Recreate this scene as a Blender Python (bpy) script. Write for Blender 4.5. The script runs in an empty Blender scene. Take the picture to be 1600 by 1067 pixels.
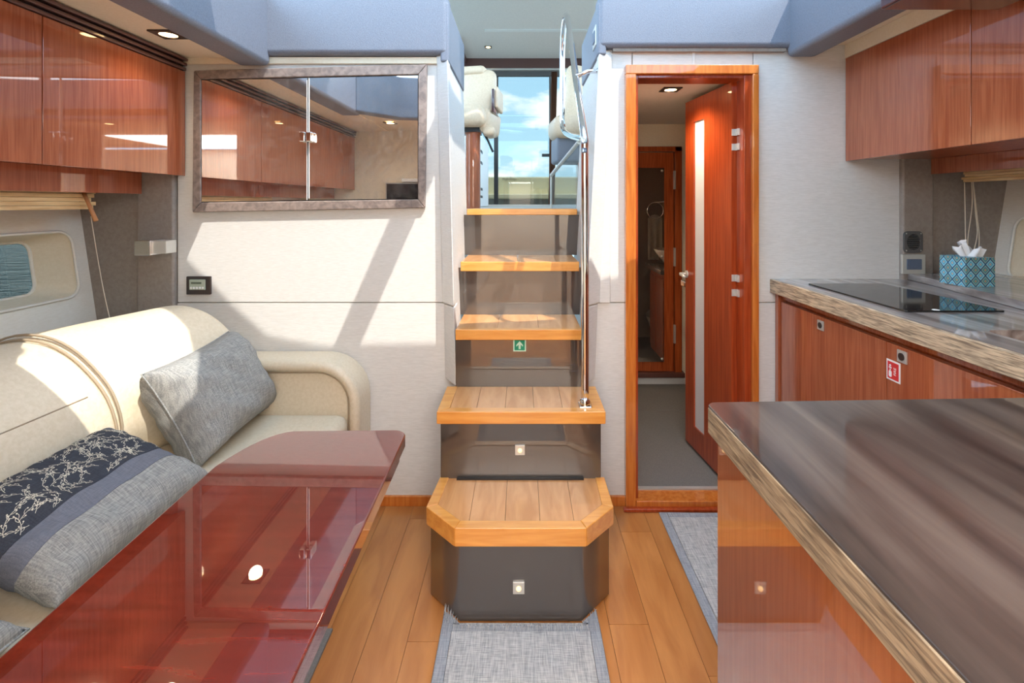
import bpy, bmesh, math, random
from mathutils import Vector, Matrix
from mathutils.geometry import tessellate_polygon
random.seed(7)
PI = math.pi
SC = bpy.context.scene
COL = SC.collection

# ------------------------------------------------------------------ camera, sky, sun, exposure
F = 760.0                                   # focal length in pixels at 1600 wide
cd = bpy.data.cameras.new('camera'); cam = bpy.data.objects.new('camera', cd); COL.objects.link(cam)
cam.location = (0, 0, 1.3); cam.rotation_euler = (PI/2, 0, 0)
cd.sensor_width = 36; cd.lens = 36*F/1600; cd.shift_x = -15/1600; cd.shift_y = -215.5/1600
cd.clip_start = 0.02; cd.clip_end = 2000
SC.camera = cam
SC.view_settings.view_transform = 'Standard'; SC.view_settings.look = 'None'
SC.view_settings.gamma = 1; SC.view_settings.use_curve_mapping = False
SC.view_settings.exposure = 0.72

def lin(c):
    return tuple(((v/255)/12.92 if v/255 <= .04045 else ((v/255+.055)/1.055)**2.4) for v in c) + (1,)

W = bpy.data.worlds.new('world'); SC.world = W; W.use_nodes = True
nt = W.node_tree; nt.nodes.clear()
def N(t, k, **kw):
    n = t.nodes.new(k)
    for a, b in kw.items(): setattr(n, a, b)
    return n
wo = N(nt, 'ShaderNodeOutputWorld'); bg = N(nt, 'ShaderNodeBackground')
tc = N(nt, 'ShaderNodeTexCoord'); sx = N(nt, 'ShaderNodeSeparateXYZ')
rp = N(nt, 'ShaderNodeValToRGB')
rp.color_ramp.elements[0].position = 0.0; rp.color_ramp.elements[0].color = lin((165, 202, 222))
rp.color_ramp.elements[1].position = 0.8; rp.color_ramp.elements[1].color = lin((134, 178, 222))
e = rp.color_ramp.elements.new(.16); e.color = lin((148, 190, 220))
nz = N(nt, 'ShaderNodeTexNoise'); nz.inputs['Scale'].default_value = 5.0; nz.inputs['Detail'].default_value = 7; nz.inputs['Roughness'].default_value = .58
mp = N(nt, 'ShaderNodeMapping'); mp.inputs['Scale'].default_value = (1, 1, 2.6); mp.inputs['Location'].default_value = (.35, .2, .43)
cr = N(nt, 'ShaderNodeValToRGB'); cr.color_ramp.elements[0].position = .5; cr.color_ramp.elements[1].position = .68
mx = N(nt, 'ShaderNodeMix', data_type='RGBA'); mx.inputs['B'].default_value = (1, 1, 1, 1)
L = nt.links.new
L(tc.outputs['Generated'], sx.inputs[0]); L(sx.outputs['Z'], rp.inputs[0])
L(tc.outputs['Generated'], mp.inputs[0]); L(mp.outputs[0], nz.inputs['Vector']); L(nz.outputs[0], cr.inputs[0])
L(cr.outputs[0], mx.inputs['Factor']); L(rp.outputs[0], mx.inputs['A']); L(mx.outputs['Result'], bg.inputs[0])
bg.inputs['Strength'].default_value = 5.9
L(bg.outputs[0], wo.inputs[0])

SUN_D = Vector((-.44, .46, -1)).normalized()
sd = bpy.data.lights.new('sun', 'SUN'); sun = bpy.data.objects.new('sun', sd); COL.objects.link(sun)
sd.energy = 3.3; sd.angle = math.radians(.3); sd.color = (1, .95, .86)
sun.rotation_euler = SUN_D.to_track_quat('-Z', 'Y').to_euler()

def area(name, loc, rot, sx_, sy_, en, col):
    d = bpy.data.lights.new(name, 'AREA'); d.shape = 'RECTANGLE'; d.size = sx_; d.size_y = sy_; d.energy = en; d.color = col
    o = bpy.data.objects.new(name, d); COL.objects.link(o); o.location = loc; o.rotation_euler = rot
    return o
# added fill light behind the camera, set under the forward cabin ceiling
area('forward_fill_light', (0.1, -0.85, 1.93), (0, 0, 0), 1.8, 1.1, 58, (1, .98, .96))

# ------------------------------------------------------------------ materials
MATS = {}
def base(name, col, rough=.5, metal=0, coat=0, coatr=.03, spec=.5, emis=None, es=0, cior=None):
    if name in MATS: return MATS[name]
    m = bpy.data.materials.new(name); m.use_nodes = True
    b = m.node_tree.nodes['Principled BSDF']
    b.inputs['Base Color'].default_value = lin(col); b.inputs['Roughness'].default_value = rough
    b.inputs['Metallic'].default_value = metal; b.inputs['Coat Weight'].default_value = coat
    b.inputs['Coat Roughness'].default_value = coatr
    if cior: b.inputs['Coat IOR'].default_value = cior
    if coat >= .8: b.inputs['Specular IOR Level'].default_value = .15; spec = .15
    b.inputs['Specular IOR Level'].default_value = spec
    if emis: b.inputs['Emission Color'].default_value = lin(emis); b.inputs['Emission Strength'].default_value = es
    MATS[name] = m
    return m
def vec(t, scale, rot=(0, 0, 0), rnd=True):
    c = N(t, 'ShaderNodeTexCoord'); m = N(t, 'ShaderNodeMapping')
    m.inputs['Scale'].default_value = scale; m.inputs['Rotation'].default_value = rot
    if rnd:
        oi = N(t, 'ShaderNodeObjectInfo'); mu = N(t, 'ShaderNodeMath', operation='MULTIPLY'); mu.inputs[1].default_value = 37.0
        ad = N(t, 'ShaderNodeVectorMath', operation='ADD')
        t.links.new(oi.outputs['Random'], mu.inputs[0]); t.links.new(mu.outputs[0], ad.inputs[1]); t.links.new(c.outputs['Object'], ad.inputs[0])
        t.links.new(ad.outputs[0], m.inputs[0])
    else: t.links.new(c.outputs['Object'], m.inputs[0])
    return m.outputs[0]
def grain(name, c1, c2, scale, rough=.35, coat=0, coatr=.03, lo=.35, hi=.65, detail=4, bump=0, vary=0, rot=(0, 0, 0), c3=None, dist=.6, rnd=True, cior=None):
    """two-tone stretched noise: wood, linen, laminate"""
    m = base(name, c1, rough, 0, coat, coatr, cior=cior); t = m.node_tree; b = t.nodes['Principled BSDF']
    v = vec(t, scale, rot, rnd)
    n = N(t, 'ShaderNodeTexNoise'); n.inputs['Scale'].default_value = 1; n.inputs['Detail'].default_value = detail; n.inputs['Distortion'].default_value = dist
    t.links.new(v, n.inputs['Vector'])
    r = N(t, 'ShaderNodeValToRGB'); r.color_ramp.elements[0].position = lo; r.color_ramp.elements[1].position = hi
    r.color_ramp.elements[0].color = lin(c1); r.color_ramp.elements[1].color = lin(c2)
    if c3: k = r.color_ramp.elements.new((lo+hi)/2); k.color = lin(c3)
    t.links.new(n.outputs[0], r.inputs[0]); out = r.outputs[0]
    if vary:
        oi = N(t, 'ShaderNodeObjectInfo'); h = N(t, 'ShaderNodeHueSaturation'); mr = N(t, 'ShaderNodeMapRange')
        mr.inputs['To Min'].default_value = 1-vary; mr.inputs['To Max'].default_value = 1+vary
        t.links.new(oi.outputs['Random'], mr.inputs[0]); t.links.new(mr.outputs[0], h.inputs['Value']); t.links.new(out, h.inputs['Color']); out = h.outputs[0]
    t.links.new(out, b.inputs['Base Color'])
    if bump:
        bp = N(t, 'ShaderNodeBump'); bp.inputs['Strength'].default_value = bump; bp.inputs['Distance'].default_value = .001
        t.links.new(n.outputs[0], bp.inputs['Height']); t.links.new(bp.outputs[0], b.inputs['Normal'])
    return m

M_WALL = grain('linen vinyl', (214, 212, 208), (226, 224, 221), (30, 30, 420), .55, bump=.25, detail=3)
M_PANEL = grain('cream vinyl ceiling', (238, 224, 198), (243, 230, 206), (90, 90, 90), .6, bump=.1)
M_CEIL2 = grain('grey headliner', (222, 218, 210), (228, 224, 216), (60, 60, 60), .7)
M_HULL = grain('ivory hull liner', (238, 231, 217), (243, 237, 225), (40, 40, 200), .6, bump=.15)
M_CHERRY = grain('cherry veneer', (156, 80, 50), (180, 102, 68), (120, 120, 5), .3, coat=1, coatr=.02, vary=.03, cior=1.7)
M_ISLW = grain('island cherry panel', (158, 84, 46), (172, 96, 56), (120, 120, 5), .3, coat=1, coatr=.015, cior=2.3)
M_CHERRYH = grain('cherry solid trim', (150, 66, 30), (182, 92, 46), (80, 80, 5), .3, coat=.8, coatr=.04)
M_DOOR = grain('red cherry door', (150, 56, 24), (178, 76, 36), (90, 90, 4), .28, coat=1, coatr=.03)
M_FRAME = grain('amber door casing', (196, 106, 42), (216, 130, 58), (60, 60, 5), .25, coat=1, coatr=.03)
M_TABLE = grain('red mahogany gloss', (100, 28, 18), (122, 38, 25), (7, 70, 20), .25, coat=1, coatr=.01, detail=6, dist=.5, cior=2.15)
M_EDGE = grain('maple edge', (222, 146, 64), (236, 166, 82), (6, 60, 60), .3, coat=.6, coatr=.08)
M_INLAY = grain('maple inlay', (200, 136, 78), (220, 160, 104), (30, 5, 20), .35, coat=.5, coatr=.1, vary=.05, detail=7)
M_PLANK = grain('maple floor', (178, 110, 54), (204, 136, 74), (16, 3, 10), .35, coat=.5, coatr=.1, vary=.06, detail=7)
M_RISER = base('smoky grey gloss', (74, 67, 62), .3, coat=1, coatr=.02, cior=1.85)
M_STEEL = base('polished chrome', (225, 225, 228), .06, metal=1)
M_SATIN = base('satin steel', (206, 203, 196), .35, metal=.45)
M_DARKCH = base('dark metal', (84, 76, 74), .3, metal=.8)
M_BLACK = base('black plastic', (24, 24, 26), .4)
M_DKGREY = base('charcoal plastic', (88, 86, 85), .5)
M_COAM = grain('slate padded vinyl', (112, 116, 128), (124, 128, 140), (240, 240, 240), .5, bump=.5, detail=2)
M_PILLAR = grain('taupe leather', (146, 135, 127), (157, 147, 138), (60, 60, 60), .5, bump=.3, detail=3)
M_MFRAME = grain('mottled taupe leather frame', (124, 111, 106), (160, 143, 134), (40, 40, 40), .4, bump=.2, detail=5)
M_LOUV = base('plum brown trim', (96, 62, 56), .35, coat=.5)
M_GROOVE = base('dark groove', (34, 22, 20), .6)
M_SOFA = grain('cream leather', (216, 201, 174), (224, 210, 186), (90, 90, 90), .42, bump=.15, detail=3)
M_SEAM = base('taupe seam', (166, 148, 124), .6)
M_WHITE = base('white', (238, 238, 236), .45)
M_PAPER = base('tissue paper', (245, 245, 245), .8)
M_TOWEL = grain('towel', (226, 216, 196), (236, 228, 210), (300, 300, 300), .9, bump=.5)
M_BAMBOO = grain('bamboo slat', (216, 176, 122), (236, 204, 152), (8, 8, 120), .5, detail=3)
M_TAN = base('tan wood', (200, 140, 92), .5)
M_CORD = base('pale cord', (232, 218, 196), .7)
M_CARPET = grain('dark grey carpet', (112, 108, 104), (128, 124, 118), (300, 300, 300), .9, bump=.6, detail=2)
M_CREAM2 = base('cream cockpit vinyl', (250, 238, 198), .55)
M_GREYV = base('grey cockpit trim', (165, 163, 155), .6)
M_HELM = grain('helm seat leather', (216, 190, 160), (224, 200, 172), (90, 90, 90), .45)
M_CURT = base('brown curtain', (104, 66, 44), .8)
M_FROST = base('frosted glass', (216, 220, 226), .5)
M_GLASSB = base('black ceramic glass', (20, 22, 24), .06, spec=.7)
M_TV = base('dark screen', (28, 28, 32), .15, coat=1)
M_GREEN = base('safe green', (0, 140, 104), .5)
M_PALE = base('pale border', (198, 232, 214), .5)
M_RED = base('fire red', (214, 52, 52), .5)
M_LCD = base('lcd', (176, 186, 168), .4)
M_LCDD = base('lcd digits', (92, 104, 88), .4)
M_BLUEG = base('blue grey rocker', (96, 108, 128), .4)
M_SILL = base('dark sink', (96, 92, 84), .3, metal=1)
M_LAMP = base('warm lamp lens', (255, 226, 170), .4, emis=(255, 214, 150), es=14)
M_LAMP2 = base('warm step lamp', (255, 226, 170), .4, emis=(255, 214, 150), es=1.0)
M_STRIP = base('strip lens', (232, 232, 226), .4)
M_MAHOG = base('dark mahogany gloss', (72, 40, 42), .25, coat=1)
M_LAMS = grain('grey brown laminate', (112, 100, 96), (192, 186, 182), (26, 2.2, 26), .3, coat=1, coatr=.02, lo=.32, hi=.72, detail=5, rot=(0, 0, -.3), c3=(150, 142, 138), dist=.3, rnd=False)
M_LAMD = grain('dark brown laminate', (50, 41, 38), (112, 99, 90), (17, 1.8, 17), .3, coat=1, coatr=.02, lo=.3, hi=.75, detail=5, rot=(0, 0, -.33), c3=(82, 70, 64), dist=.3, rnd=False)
M_LAME = grain('ridged laminate edge', (126, 108, 90), (212, 188, 156), (60, 18, 260), .5, bump=1, detail=5, lo=.35, hi=.62, rnd=False)
M_LAMW = grain('worn brown laminate edge', (112, 95, 76), (178, 156, 126), (60, 18, 200), .45, bump=1, detail=5, lo=.35, hi=.62, rnd=False)
M_BASIN = base('white ceramic', (238, 236, 230), .15)

def mirror_mat():
    m = bpy.data.materials.new('smoked mirror'); m.use_nodes = True; t = m.node_tree; t.nodes.clear()
    o = N(t, 'ShaderNodeOutputMaterial'); g = N(t, 'ShaderNodeBsdfGlossy'); d = N(t, 'ShaderNodeBsdfDiffuse'); x = N(t, 'ShaderNodeMixShader')
    g.inputs['Color'].default_value = (.93, .9, .87, 1); g.inputs['Roughness'].default_value = .0
    d.inputs['Color'].default_value = (.45, .42, .4, 1)
    v = vec(t, (14, 14, 14)); n = N(t, 'ShaderNodeTexNoise'); n.inputs['Scale'].default_value = 1; n.inputs['Detail'].default_value = 8; n.inputs['Distortion'].default_value = 3
    r = N(t, 'ShaderNodeMapRange'); r.inputs['From Min'].default_value = .45; r.inputs['From Max'].default_value = .75; r.inputs['To Min'].default_value = .03; r.inputs['To Max'].default_value = .14
    t.links.new(v, n.inputs['Vector']); t.links.new(n.outputs[0], r.inputs[0]); t.links.new(r.outputs[0], x.inputs[0])
    t.links.new(g.outputs[0], x.inputs[1]); t.links.new(d.outputs[0], x.inputs[2]); t.links.new(x.outputs[0], o.inputs[0])
    return m
M_MIRROR = mirror_mat()
def pane_mat(name, col, refl=.12):
    m = bpy.data.materials.new(name); m.use_nodes = True; t = m.node_tree; t.nodes.clear()
    o = N(t, 'ShaderNodeOutputMaterial'); g = N(t, 'ShaderNodeBsdfGlossy'); d = N(t, 'ShaderNodeBsdfTransparent'); x = N(t, 'ShaderNodeMixShader'); f = N(t, 'ShaderNodeLayerWeight'); pw = N(t, 'ShaderNodeMath', operation='POWER'); pw.inputs[1].default_value = 5; ma = N(t, 'ShaderNodeMath', operation='MULTIPLY_ADD'); ma.inputs[1].default_value = .9; ma.inputs[2].default_value = .04
    t.links.new(f.outputs['Facing'], pw.inputs[0]); t.links.new(pw.outputs[0], ma.inputs[0])
    g.inputs['Roughness'].default_value = .01; d.inputs['Color'].default_value = col
    t.links.new(ma.outputs[0], x.inputs[0]); t.links.new(d.outputs[0], x.inputs[1]); t.links.new(g.outputs[0], x.inputs[2]); t.links.new(x.outputs[0], o.inputs[0])
    return m
M_TINT = pane_mat('tinted door glass', (.40, .405, .385, 1))
M_PORT = pane_mat('porthole glass', (.27, .27, .25, 1))
M_CLEAR = pane_mat('clear glass', (.55, .62, .62, 1))
M_BRONZE = pane_mat('clear bright glass', (.9, .93, .95, 1))

def water_mat():
    m = base('sea water', (60, 84, 84), .12, spec=.6); t = m.node_tree; b = t.nodes['Principled BSDF']
    v = vec(t, (1.2, 3.2, 1)); n = N(t, 'ShaderNodeTexNoise'); n.inputs['Scale'].default_value = 1; n.inputs['Detail'].default_value = 5
    bp = N(t, 'ShaderNodeBump'); bp.inputs['Strength'].default_value = 1; bp.inputs['Distance'].default_value = .9
    t.links.new(v, n.inputs['Vector']); t.links.new(n.outputs[0], bp.inputs['Height']); t.links.new(bp.outputs[0], b.inputs['Normal'])
    return m
M_WATER = water_mat()
def weave_mat(name, c1, c2, fx, fy, amt=.5, checks=None):
    """woven cloth: two crossed stretched noises"""
    m = base(name, c1, .9, spec=.2); t = m.node_tree; b = t.nodes['Principled BSDF']
    outs = []
    for s in ((fx, fy*.06, fx), (fx*.06, fy, fx*.06)):
        v = vec(t, s, rnd=False); n = N(t, 'ShaderNodeTexNoise'); n.inputs['Scale'].default_value = 1; n.inputs['Detail'].default_value = 2
        t.links.new(v, n.inputs['Vector']); outs.append(n.outputs[0])
    a = N(t, 'ShaderNodeMath', operation='ADD'); t.links.new(outs[0], a.inputs[0]); t.links.new(outs[1], a.inputs[1])
    r = N(t, 'ShaderNodeMapRange'); r.inputs['From Min'].default_value = .75; r.inputs['From Max'].default_value = 1.25
    t.links.new(a.outputs[0], r.inputs[0])
    x = N(t, 'ShaderNodeMix', data_type='RGBA'); x.inputs['A'].default_value = lin(c1); x.inputs['B'].default_value = lin(c2)
    t.links.new(r.outputs[0], x.inputs['Factor']); out = x.outputs['Result']
    if checks:
        v = vec(t, checks, rnd=False); k = N(t, 'ShaderNodeTexBrick'); k.inputs['Scale'].default_value = 1
        k.inputs['Color1'].default_value = (1, 1, 1, 1); k.inputs['Color2'].default_value = (.93, .93, .93, 1); k.inputs['Mortar'].default_value = (.78, .78, .8, 1)
        k.inputs['Mortar Size'].default_value = .03
        t.links.new(v, k.inputs['Vector']); y = N(t, 'ShaderNodeMix', data_type='RGBA', blend_type='MULTIPLY'); y.inputs['Factor'].default_value = .8
        t.links.new(out, y.inputs['A']); t.links.new(k.outputs[0], y.inputs['B']); out = y.outputs['Result']
    t.links.new(out, b.inputs['Base Color'])
    bp = N(t, 'ShaderNodeBump'); bp.inputs['Strength'].default_value = amt; bp.inputs['Distance'].default_value = .001
    t.links.new(a.outputs[0], bp.inputs['Height']); t.links.new(bp.outputs[0], b.inputs['Normal'])
    return m
M_TWEED = weave_mat('grey tweed', (128, 129, 128), (172, 171, 166), 420, 420, .6)
M_BAND = weave_mat('slate blue cotton', (106, 109, 120), (122, 125, 135), 500, 500, .3)
M_NAVY = weave_mat('charcoal cotton', (56, 59, 67), (68, 72, 81), 500, 500, .3)
M_VINE = base('ivory embroidery', (214, 208, 190), .7)
M_RUG = weave_mat('grey woven rug', (150, 150, 150), (206, 204, 200), 420, 420, .8)
M_RUGB = weave_mat('grey rug border', (136, 140, 146), (176, 178, 182), 380, 380, .8)
def tissue_pattern():
    """overlapping leaf / peacock scallops in teal, cream and navy on a card box"""
    m = base('teal scallop print', (70, 140, 170), .5); t = m.node_tree; b = t.nodes['Principled BSDF']
    uv = N(t, 'ShaderNodeUVMap'); s = N(t, 'ShaderNodeSeparateXYZ'); t.links.new(uv.outputs[0], s.inputs[0])
    def mth(op, a, b2=None, c=None):
        n = N(t, 'ShaderNodeMath', operation=op)
        for i, q in enumerate((a, b2, c)):
            if q is None: continue
            if isinstance(q, (int, float)): n.inputs[i].default_value = q
            else: t.links.new(q, n.inputs[i])
        return n.outputs[0]
    u = mth('MULTIPLY', s.outputs[0], 3.0); v = mth('MULTIPLY', s.outputs[1], 2.6)
    a = mth('ADD', u, v); c = mth('SUBTRACT', u, v)
    fa = mth('SUBTRACT', mth('FRACT', a), .5); fc = mth('SUBTRACT', mth('FRACT', c), .5)
    d = mth('MAXIMUM', mth('ABSOLUTE', fa), mth('ABSOLUTE', fc))
    par = mth('MODULO', mth('FLOOR', mth('ADD', mth('FLOOR', a), mth('FLOOR', c))), 2.0)
    par = mth('ABSOLUTE', par)
    r = N(t, 'ShaderNodeValToRGB'); r.color_ramp.interpolation = 'CONSTANT'
    E = r.color_ramp.elements; E[0].position = 0; E[0].color = lin((40, 62, 84)); E[1].position = .06; E[1].color = lin((236, 230, 206))
    for p_, c_ in ((.13, (70, 140, 170)), (.2, (96, 196, 224)), (.35, (232, 226, 196)), (.39, (100, 190, 220)), (.44, (20, 88, 140))):
        k = E.new(p_); k.color = lin(c_)
    t.links.new(d, r.inputs[0])
    k2 = N(t, 'ShaderNodeMix', data_type='RGBA', blend_type='MULTIPLY'); k2.inputs['B'].default_value = lin((236, 214, 196))
    t.links.new(par, k2.inputs['Factor']); t.links.new(r.outputs[0], k2.inputs['A']); t.links.new(k2.outputs['Result'], b.inputs['Base Color'])
    return m
M_TISSUE = tissue_pattern()

# ------------------------------------------------------------------ object helpers
def props(o, label=None, cat=None, group=None, kind=None):
    if label: o['label'] = label
    if cat: o['category'] = cat
    if group: o['group'] = group
    if kind: o['kind'] = kind
    return o
def thing(name, loc, label=None, cat=None, group=None, kind=None):
    o = bpy.data.objects.new(name, None); COL.objects.link(o); o.location = loc; o.empty_display_size = .05
    o['_w'] = list(loc)
    return props(o, label, cat, group, kind)
def wloc(o):
    return Vector(o['_w'])
def put(bm, name, mat, parent=None, smooth=False, label=None, cat=None, group=None, kind=None, recalc=True, mats=None):
    """world-space bmesh -> one mesh object with its origin in the middle of the mesh"""
    if recalc: bmesh.ops.recalc_face_normals(bm, faces=bm.faces)
    vs = [v.co for v in bm.verts]
    lo = Vector([min(v[i] for v in vs) for i in range(3)]); hi = Vector([max(v[i] for v in vs) for i in range(3)])
    c = (lo+hi)/2
    for v in bm.verts: v.co -= c
    me = bpy.data.meshes.new(name); bm.to_mesh(me); bm.free()
    me.materials.append(mat)
    for q in (mats or []): me.materials.append(q)
    if smooth:
        for p in me.polygons: p.use_smooth = True
    o = bpy.data.objects.new(name, me); COL.objects.link(o)
    o['_w'] = list(c)
    if parent: o.parent = parent; o.location = c - wloc(parent)
    else: o.location = c
    if smooth == 'auto':
        wn = o.modifiers.new('wn', 'WEIGHTED_NORMAL'); wn.weight = 100; wn.thresh = .001
        md = o.modifiers.new('es', 'EDGE_SPLIT'); md.split_angle = math.radians(50); o.modifiers.move(1, 0)
    return props(o, label, cat, group, kind)
def bmn(): return bmesh.new()
def hexa(bm, P, bev=0, seg=2):
    """P: 8 points, bottom 4 then top 4, same winding"""
    v = [bm.verts.new(p) for p in P]
    fs = [bm.faces.new([v[i] for i in q]) for q in ((3, 2, 1, 0), (4, 5, 6, 7), (0, 1, 5, 4), (1, 2, 6, 5), (2, 3, 7, 6), (3, 0, 4, 7))]
    if bev:
        es = list({e for f in fs for e in f.edges})
        bmesh.ops.bevel(bm, geom=es, offset=bev, segments=seg, profile=.5, affect='EDGES')
    return bm
def bx(x0, x1, y0, y1, z0, z1, bev=0, seg=2, bm=None):
    bm = bm or bmn()
    return hexa(bm, [(x0, y0, z0), (x1, y0, z0), (x1, y1, z0), (x0, y1, z0), (x0, y0, z1), (x1, y0, z1), (x1, y1, z1), (x0, y1, z1)], bev, seg)
def box(name, mat, x0, x1, y0, y1, z0, z1, parent=None, bev=0, seg=2, **k):
    return put(bx(x0, x1, y0, y1, z0, z1, bev, seg), name, mat, parent, smooth='auto' if bev else False, **k)
def slab(outer, holes, fn, t, bm=None, bev=0):
    """flat polygon with holes in (u,v), thickness t in w, mapped by fn(u,v,w)"""
    bm = bm or bmn()
    loops = [outer]+holes
    tri = tessellate_polygon([[Vector((u, v, 0)) for u, v in l] for l in loops])
    flat = [p for l in loops for p in l]
    a = [bm.verts.new(fn(u, v, 0)) for u, v in flat]; b = [bm.verts.new(fn(u, v, t)) for u, v in flat]
    if not holes:
        n = len(outer); bm.faces.new(a); bm.faces.new(b[::-1])
    else:
        for q in tri:
            try: bm.faces.new([a[i] for i in q]); bm.faces.new([b[i] for i in q[::-1]])
            except ValueError: pass
    k = 0
    for l in loops:
        n = len(l)
        for i in range(n):
            j = (i+1) % n
            bm.faces.new([a[k+i], a[k+j], b[k+j], b[k+i]])
        k += n
    if bev:
        bmesh.ops.recalc_face_normals(bm, faces=bm.faces)
        es = [e for e in bm.edges if len(e.link_faces) == 2 and e.calc_face_angle(0) > 1.0]
        bmesh.ops.bevel(bm, geom=es, offset=bev, segments=2, profile=.5, affect='EDGES')
    return bm
def rrect(x0, x1, y0, y1, r, n=6):
    pts = []
    for cx, cy, a0 in ((x1-r, y1-r, 0), (x0+r, y1-r, 90), (x0+r, y0+r, 180), (x1-r, y0+r, 270)):
        for i in range(n+1):
            a = math.radians(a0+90*i/n); pts.append((cx+r*math.cos(a), cy+r*math.sin(a)))
    return pts
def XY(z): return lambda u, v, w: (u, v, z+w)
def XZ(y): return lambda u, v, w: (u, y+w, v)
def YZ(x): return lambda u, v, w: (x+w, u, v)
def smooth_path(pts, n=8):
    P = [Vector(p) for p in pts]; out = []
    for i in range(len(P)-1):
        p0 = P[max(i-1, 0)]; p1 = P[i]; p2 = P[i+1]; p3 = P[min(i+2, len(P)-1)]
        for k in range(n):
            t = k/n
            out.append(.5*((2*p1)+(-p0+p2)*t+(2*p0-5*p1+4*p2-p3)*t*t+(-p0+3*p1-3*p2+p3)*t**3))
    out.append(P[-1]); return out
def tube(pts, r, bm=None, n=10, closed=False):
    bm = bm or bmn(); P = [Vector(p) for p in pts]; m = len(P)
    rr = r if isinstance(r, (list, tuple)) else [r]*m
    T = (P[1]-P[0]).normalized(); up = Vector((0, 0, 1)) if abs(T.z) < .9 else Vector((1, 0, 0))
    U = T.cross(up).normalized(); rings = []
    for i in range(m):
        if closed: T = (P[(i+1) % m]-P[i-1]).normalized()
        else: T = (P[min(i+1, m-1)]-P[max(i-1, 0)]).normalized()
        U = (U-T*U.dot(T)).normalized(); V = T.cross(U)
        rings.append([bm.verts.new(P[i]+(U*math.cos(2*PI*k/n)+V*math.sin(2*PI*k/n))*rr[i]) for k in range(n)])
    for i in range(m if closed else m-1):
        A, B = rings[i], rings[(i+1) % m]
        for k in range(n): bm.faces.new([A[k], A[(k+1) % n], B[(k+1) % n], B[k]])
    if not closed: bm.faces.new(rings[0][::-1]); bm.faces.new(rings[-1])
    return bm
def lathe(prof, c, axis='z', n=24, bm=None):
    """prof (r,h) list; axis direction of h"""
    bm = bm or bmn(); rings = []
    for r, h in prof:
        ring = []
        for k in range(n):
            a = 2*PI*k/n; x, y = r*math.cos(a), r*math.sin(a)
            p = {'z': (x, y, h), '-z': (x, y, -h), '-y': (x, -h, y), '-x': (-h, x, y), 'x': (h, x, y)}[axis]
            ring.append(bm.verts.new(Vector(c)+Vector(p)))
        rings.append(ring)
    for A, B in zip(rings, rings[1:]):
        for k in range(n): bm.faces.new([A[k], A[(k+1) % n], B[(k+1) % n], B[k]])
    if prof[0][0] > 1e-6: bm.faces.new(rings[0][::-1])
    if prof[-1][0] > 1e-6: bm.faces.new(rings[-1])
    bmesh.ops.remove_doubles(bm, verts=bm.verts, dist=1e-6)
    return bm
def at(px, py, D):            # photo pixel at a real depth D -> the point in the cabin
    return Vector(((px-815)*D/F, D, 1.3-(py-318)*D/F))
def copy_tree(o, loc):
    c = o.copy(); COL.objects.link(c); c.location = loc
    for ch in o.children:
        d = ch.copy(); COL.objects.link(d); d.parent = c
        for g in ch.children:
            q = g.copy(); COL.objects.link(q); q.parent = d
    return c

YW = 2.10                     # the aft bulkhead
# ------------------------------------------------------------------ SETTING
# floor: a base with maple planks laid fore and aft
fl = thing('floor', (0, 1, 0), kind='structure')
box('subfloor', M_GROOVE, -1.95, 2.1, -1.6, 2.2, -.06, -.012, fl)
px0 = -.95; wdt = .122; i = 0
while px0 < 1.2:
    y = -.3 - random.random()*.5; 
    while y < YW:
        ln = random.uniform(.8, 1.15); y1 = min(y+ln, YW+.02)
        if y1-y > .06: box('plank', M_PLANK, px0+.0006, px0+wdt-.0006, y+.0006, y1-.0006, -.012, -random.uniform(0, .0004), fl)
        y += ln
    px0 += wdt
box('walkway_mat', M_CARPET, -.68, -.575, -.2, 1.48, 0, .008, kind='thing', label='dark grey carpet mat on the floor under the red table', cat='mat')

def wallpanel(p, x0, x1, z0, z1, y=YW, nm='wall_panel', seam=1):
    return box(nm, M_WALL, x0+.0015, x1-.0015, y, y+.03, z0+.0015, z1-.0015, p, .003 if seam and z0 != .5475 else 0)
wl = thing('wall_aft', (-.9, YW, 0), kind='structure')
JZ = .872
wallpanel(wl, -1.487, -.28, .04, .5505, seam=0); wallpanel(wl, -1.487, -.322, .5475, JZ); wallpanel(wl, -1.487, -.322, JZ, 2.0)
box('backing', M_SEAM, -1.95, -.33, YW+.012, YW+.05, 0, 2.05, wl)
wr = thing('wall_aft.001', (.8, YW, 0), kind='structure')
wallpanel(wr, .28, .478, .04, .5505, seam=0); wallpanel(wr, .312, .478, .5475, JZ); wallpanel(wr, .333, .478, JZ, 2.0)
wallpanel(wr, .478, .74, 1.889, 2.0); wallpanel(wr, .74, 1.0, 1.889, 2.0)
wallpanel(wr, 1.0, 1.64, .04, JZ); wallpanel(wr, 1.0, 1.64, JZ, 2.0)
box('backing', M_SEAM, .345, .476, YW+.012, YW+.05, 0, 2.05, wr)
box('backing', M_SEAM, 1.0, 2.15, YW+.012, YW+.05, 0, 2.05, wr)
box('backing', M_SEAM, .476, 1.0, YW+.012, YW+.05, 1.88, 2.05, wr)
box('welt', M_WALL, .735, .748, YW-.006, YW, 1.889, 1.97, wr, .002)
box('welt', M_WALL, .333, .382, YW-.012, YW+.004, JZ, 1.955, wr, .005)
box('baseboard_aft', M_FRAME, -1.4, -.31, YW-.012, YW+.01, 0, .042, bev=.002, kind='structure')
box('baseboard_aft.001', M_FRAME, .305, .455, YW-.012, YW+.01, 0, .042, bev=.002, kind='structure')

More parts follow.
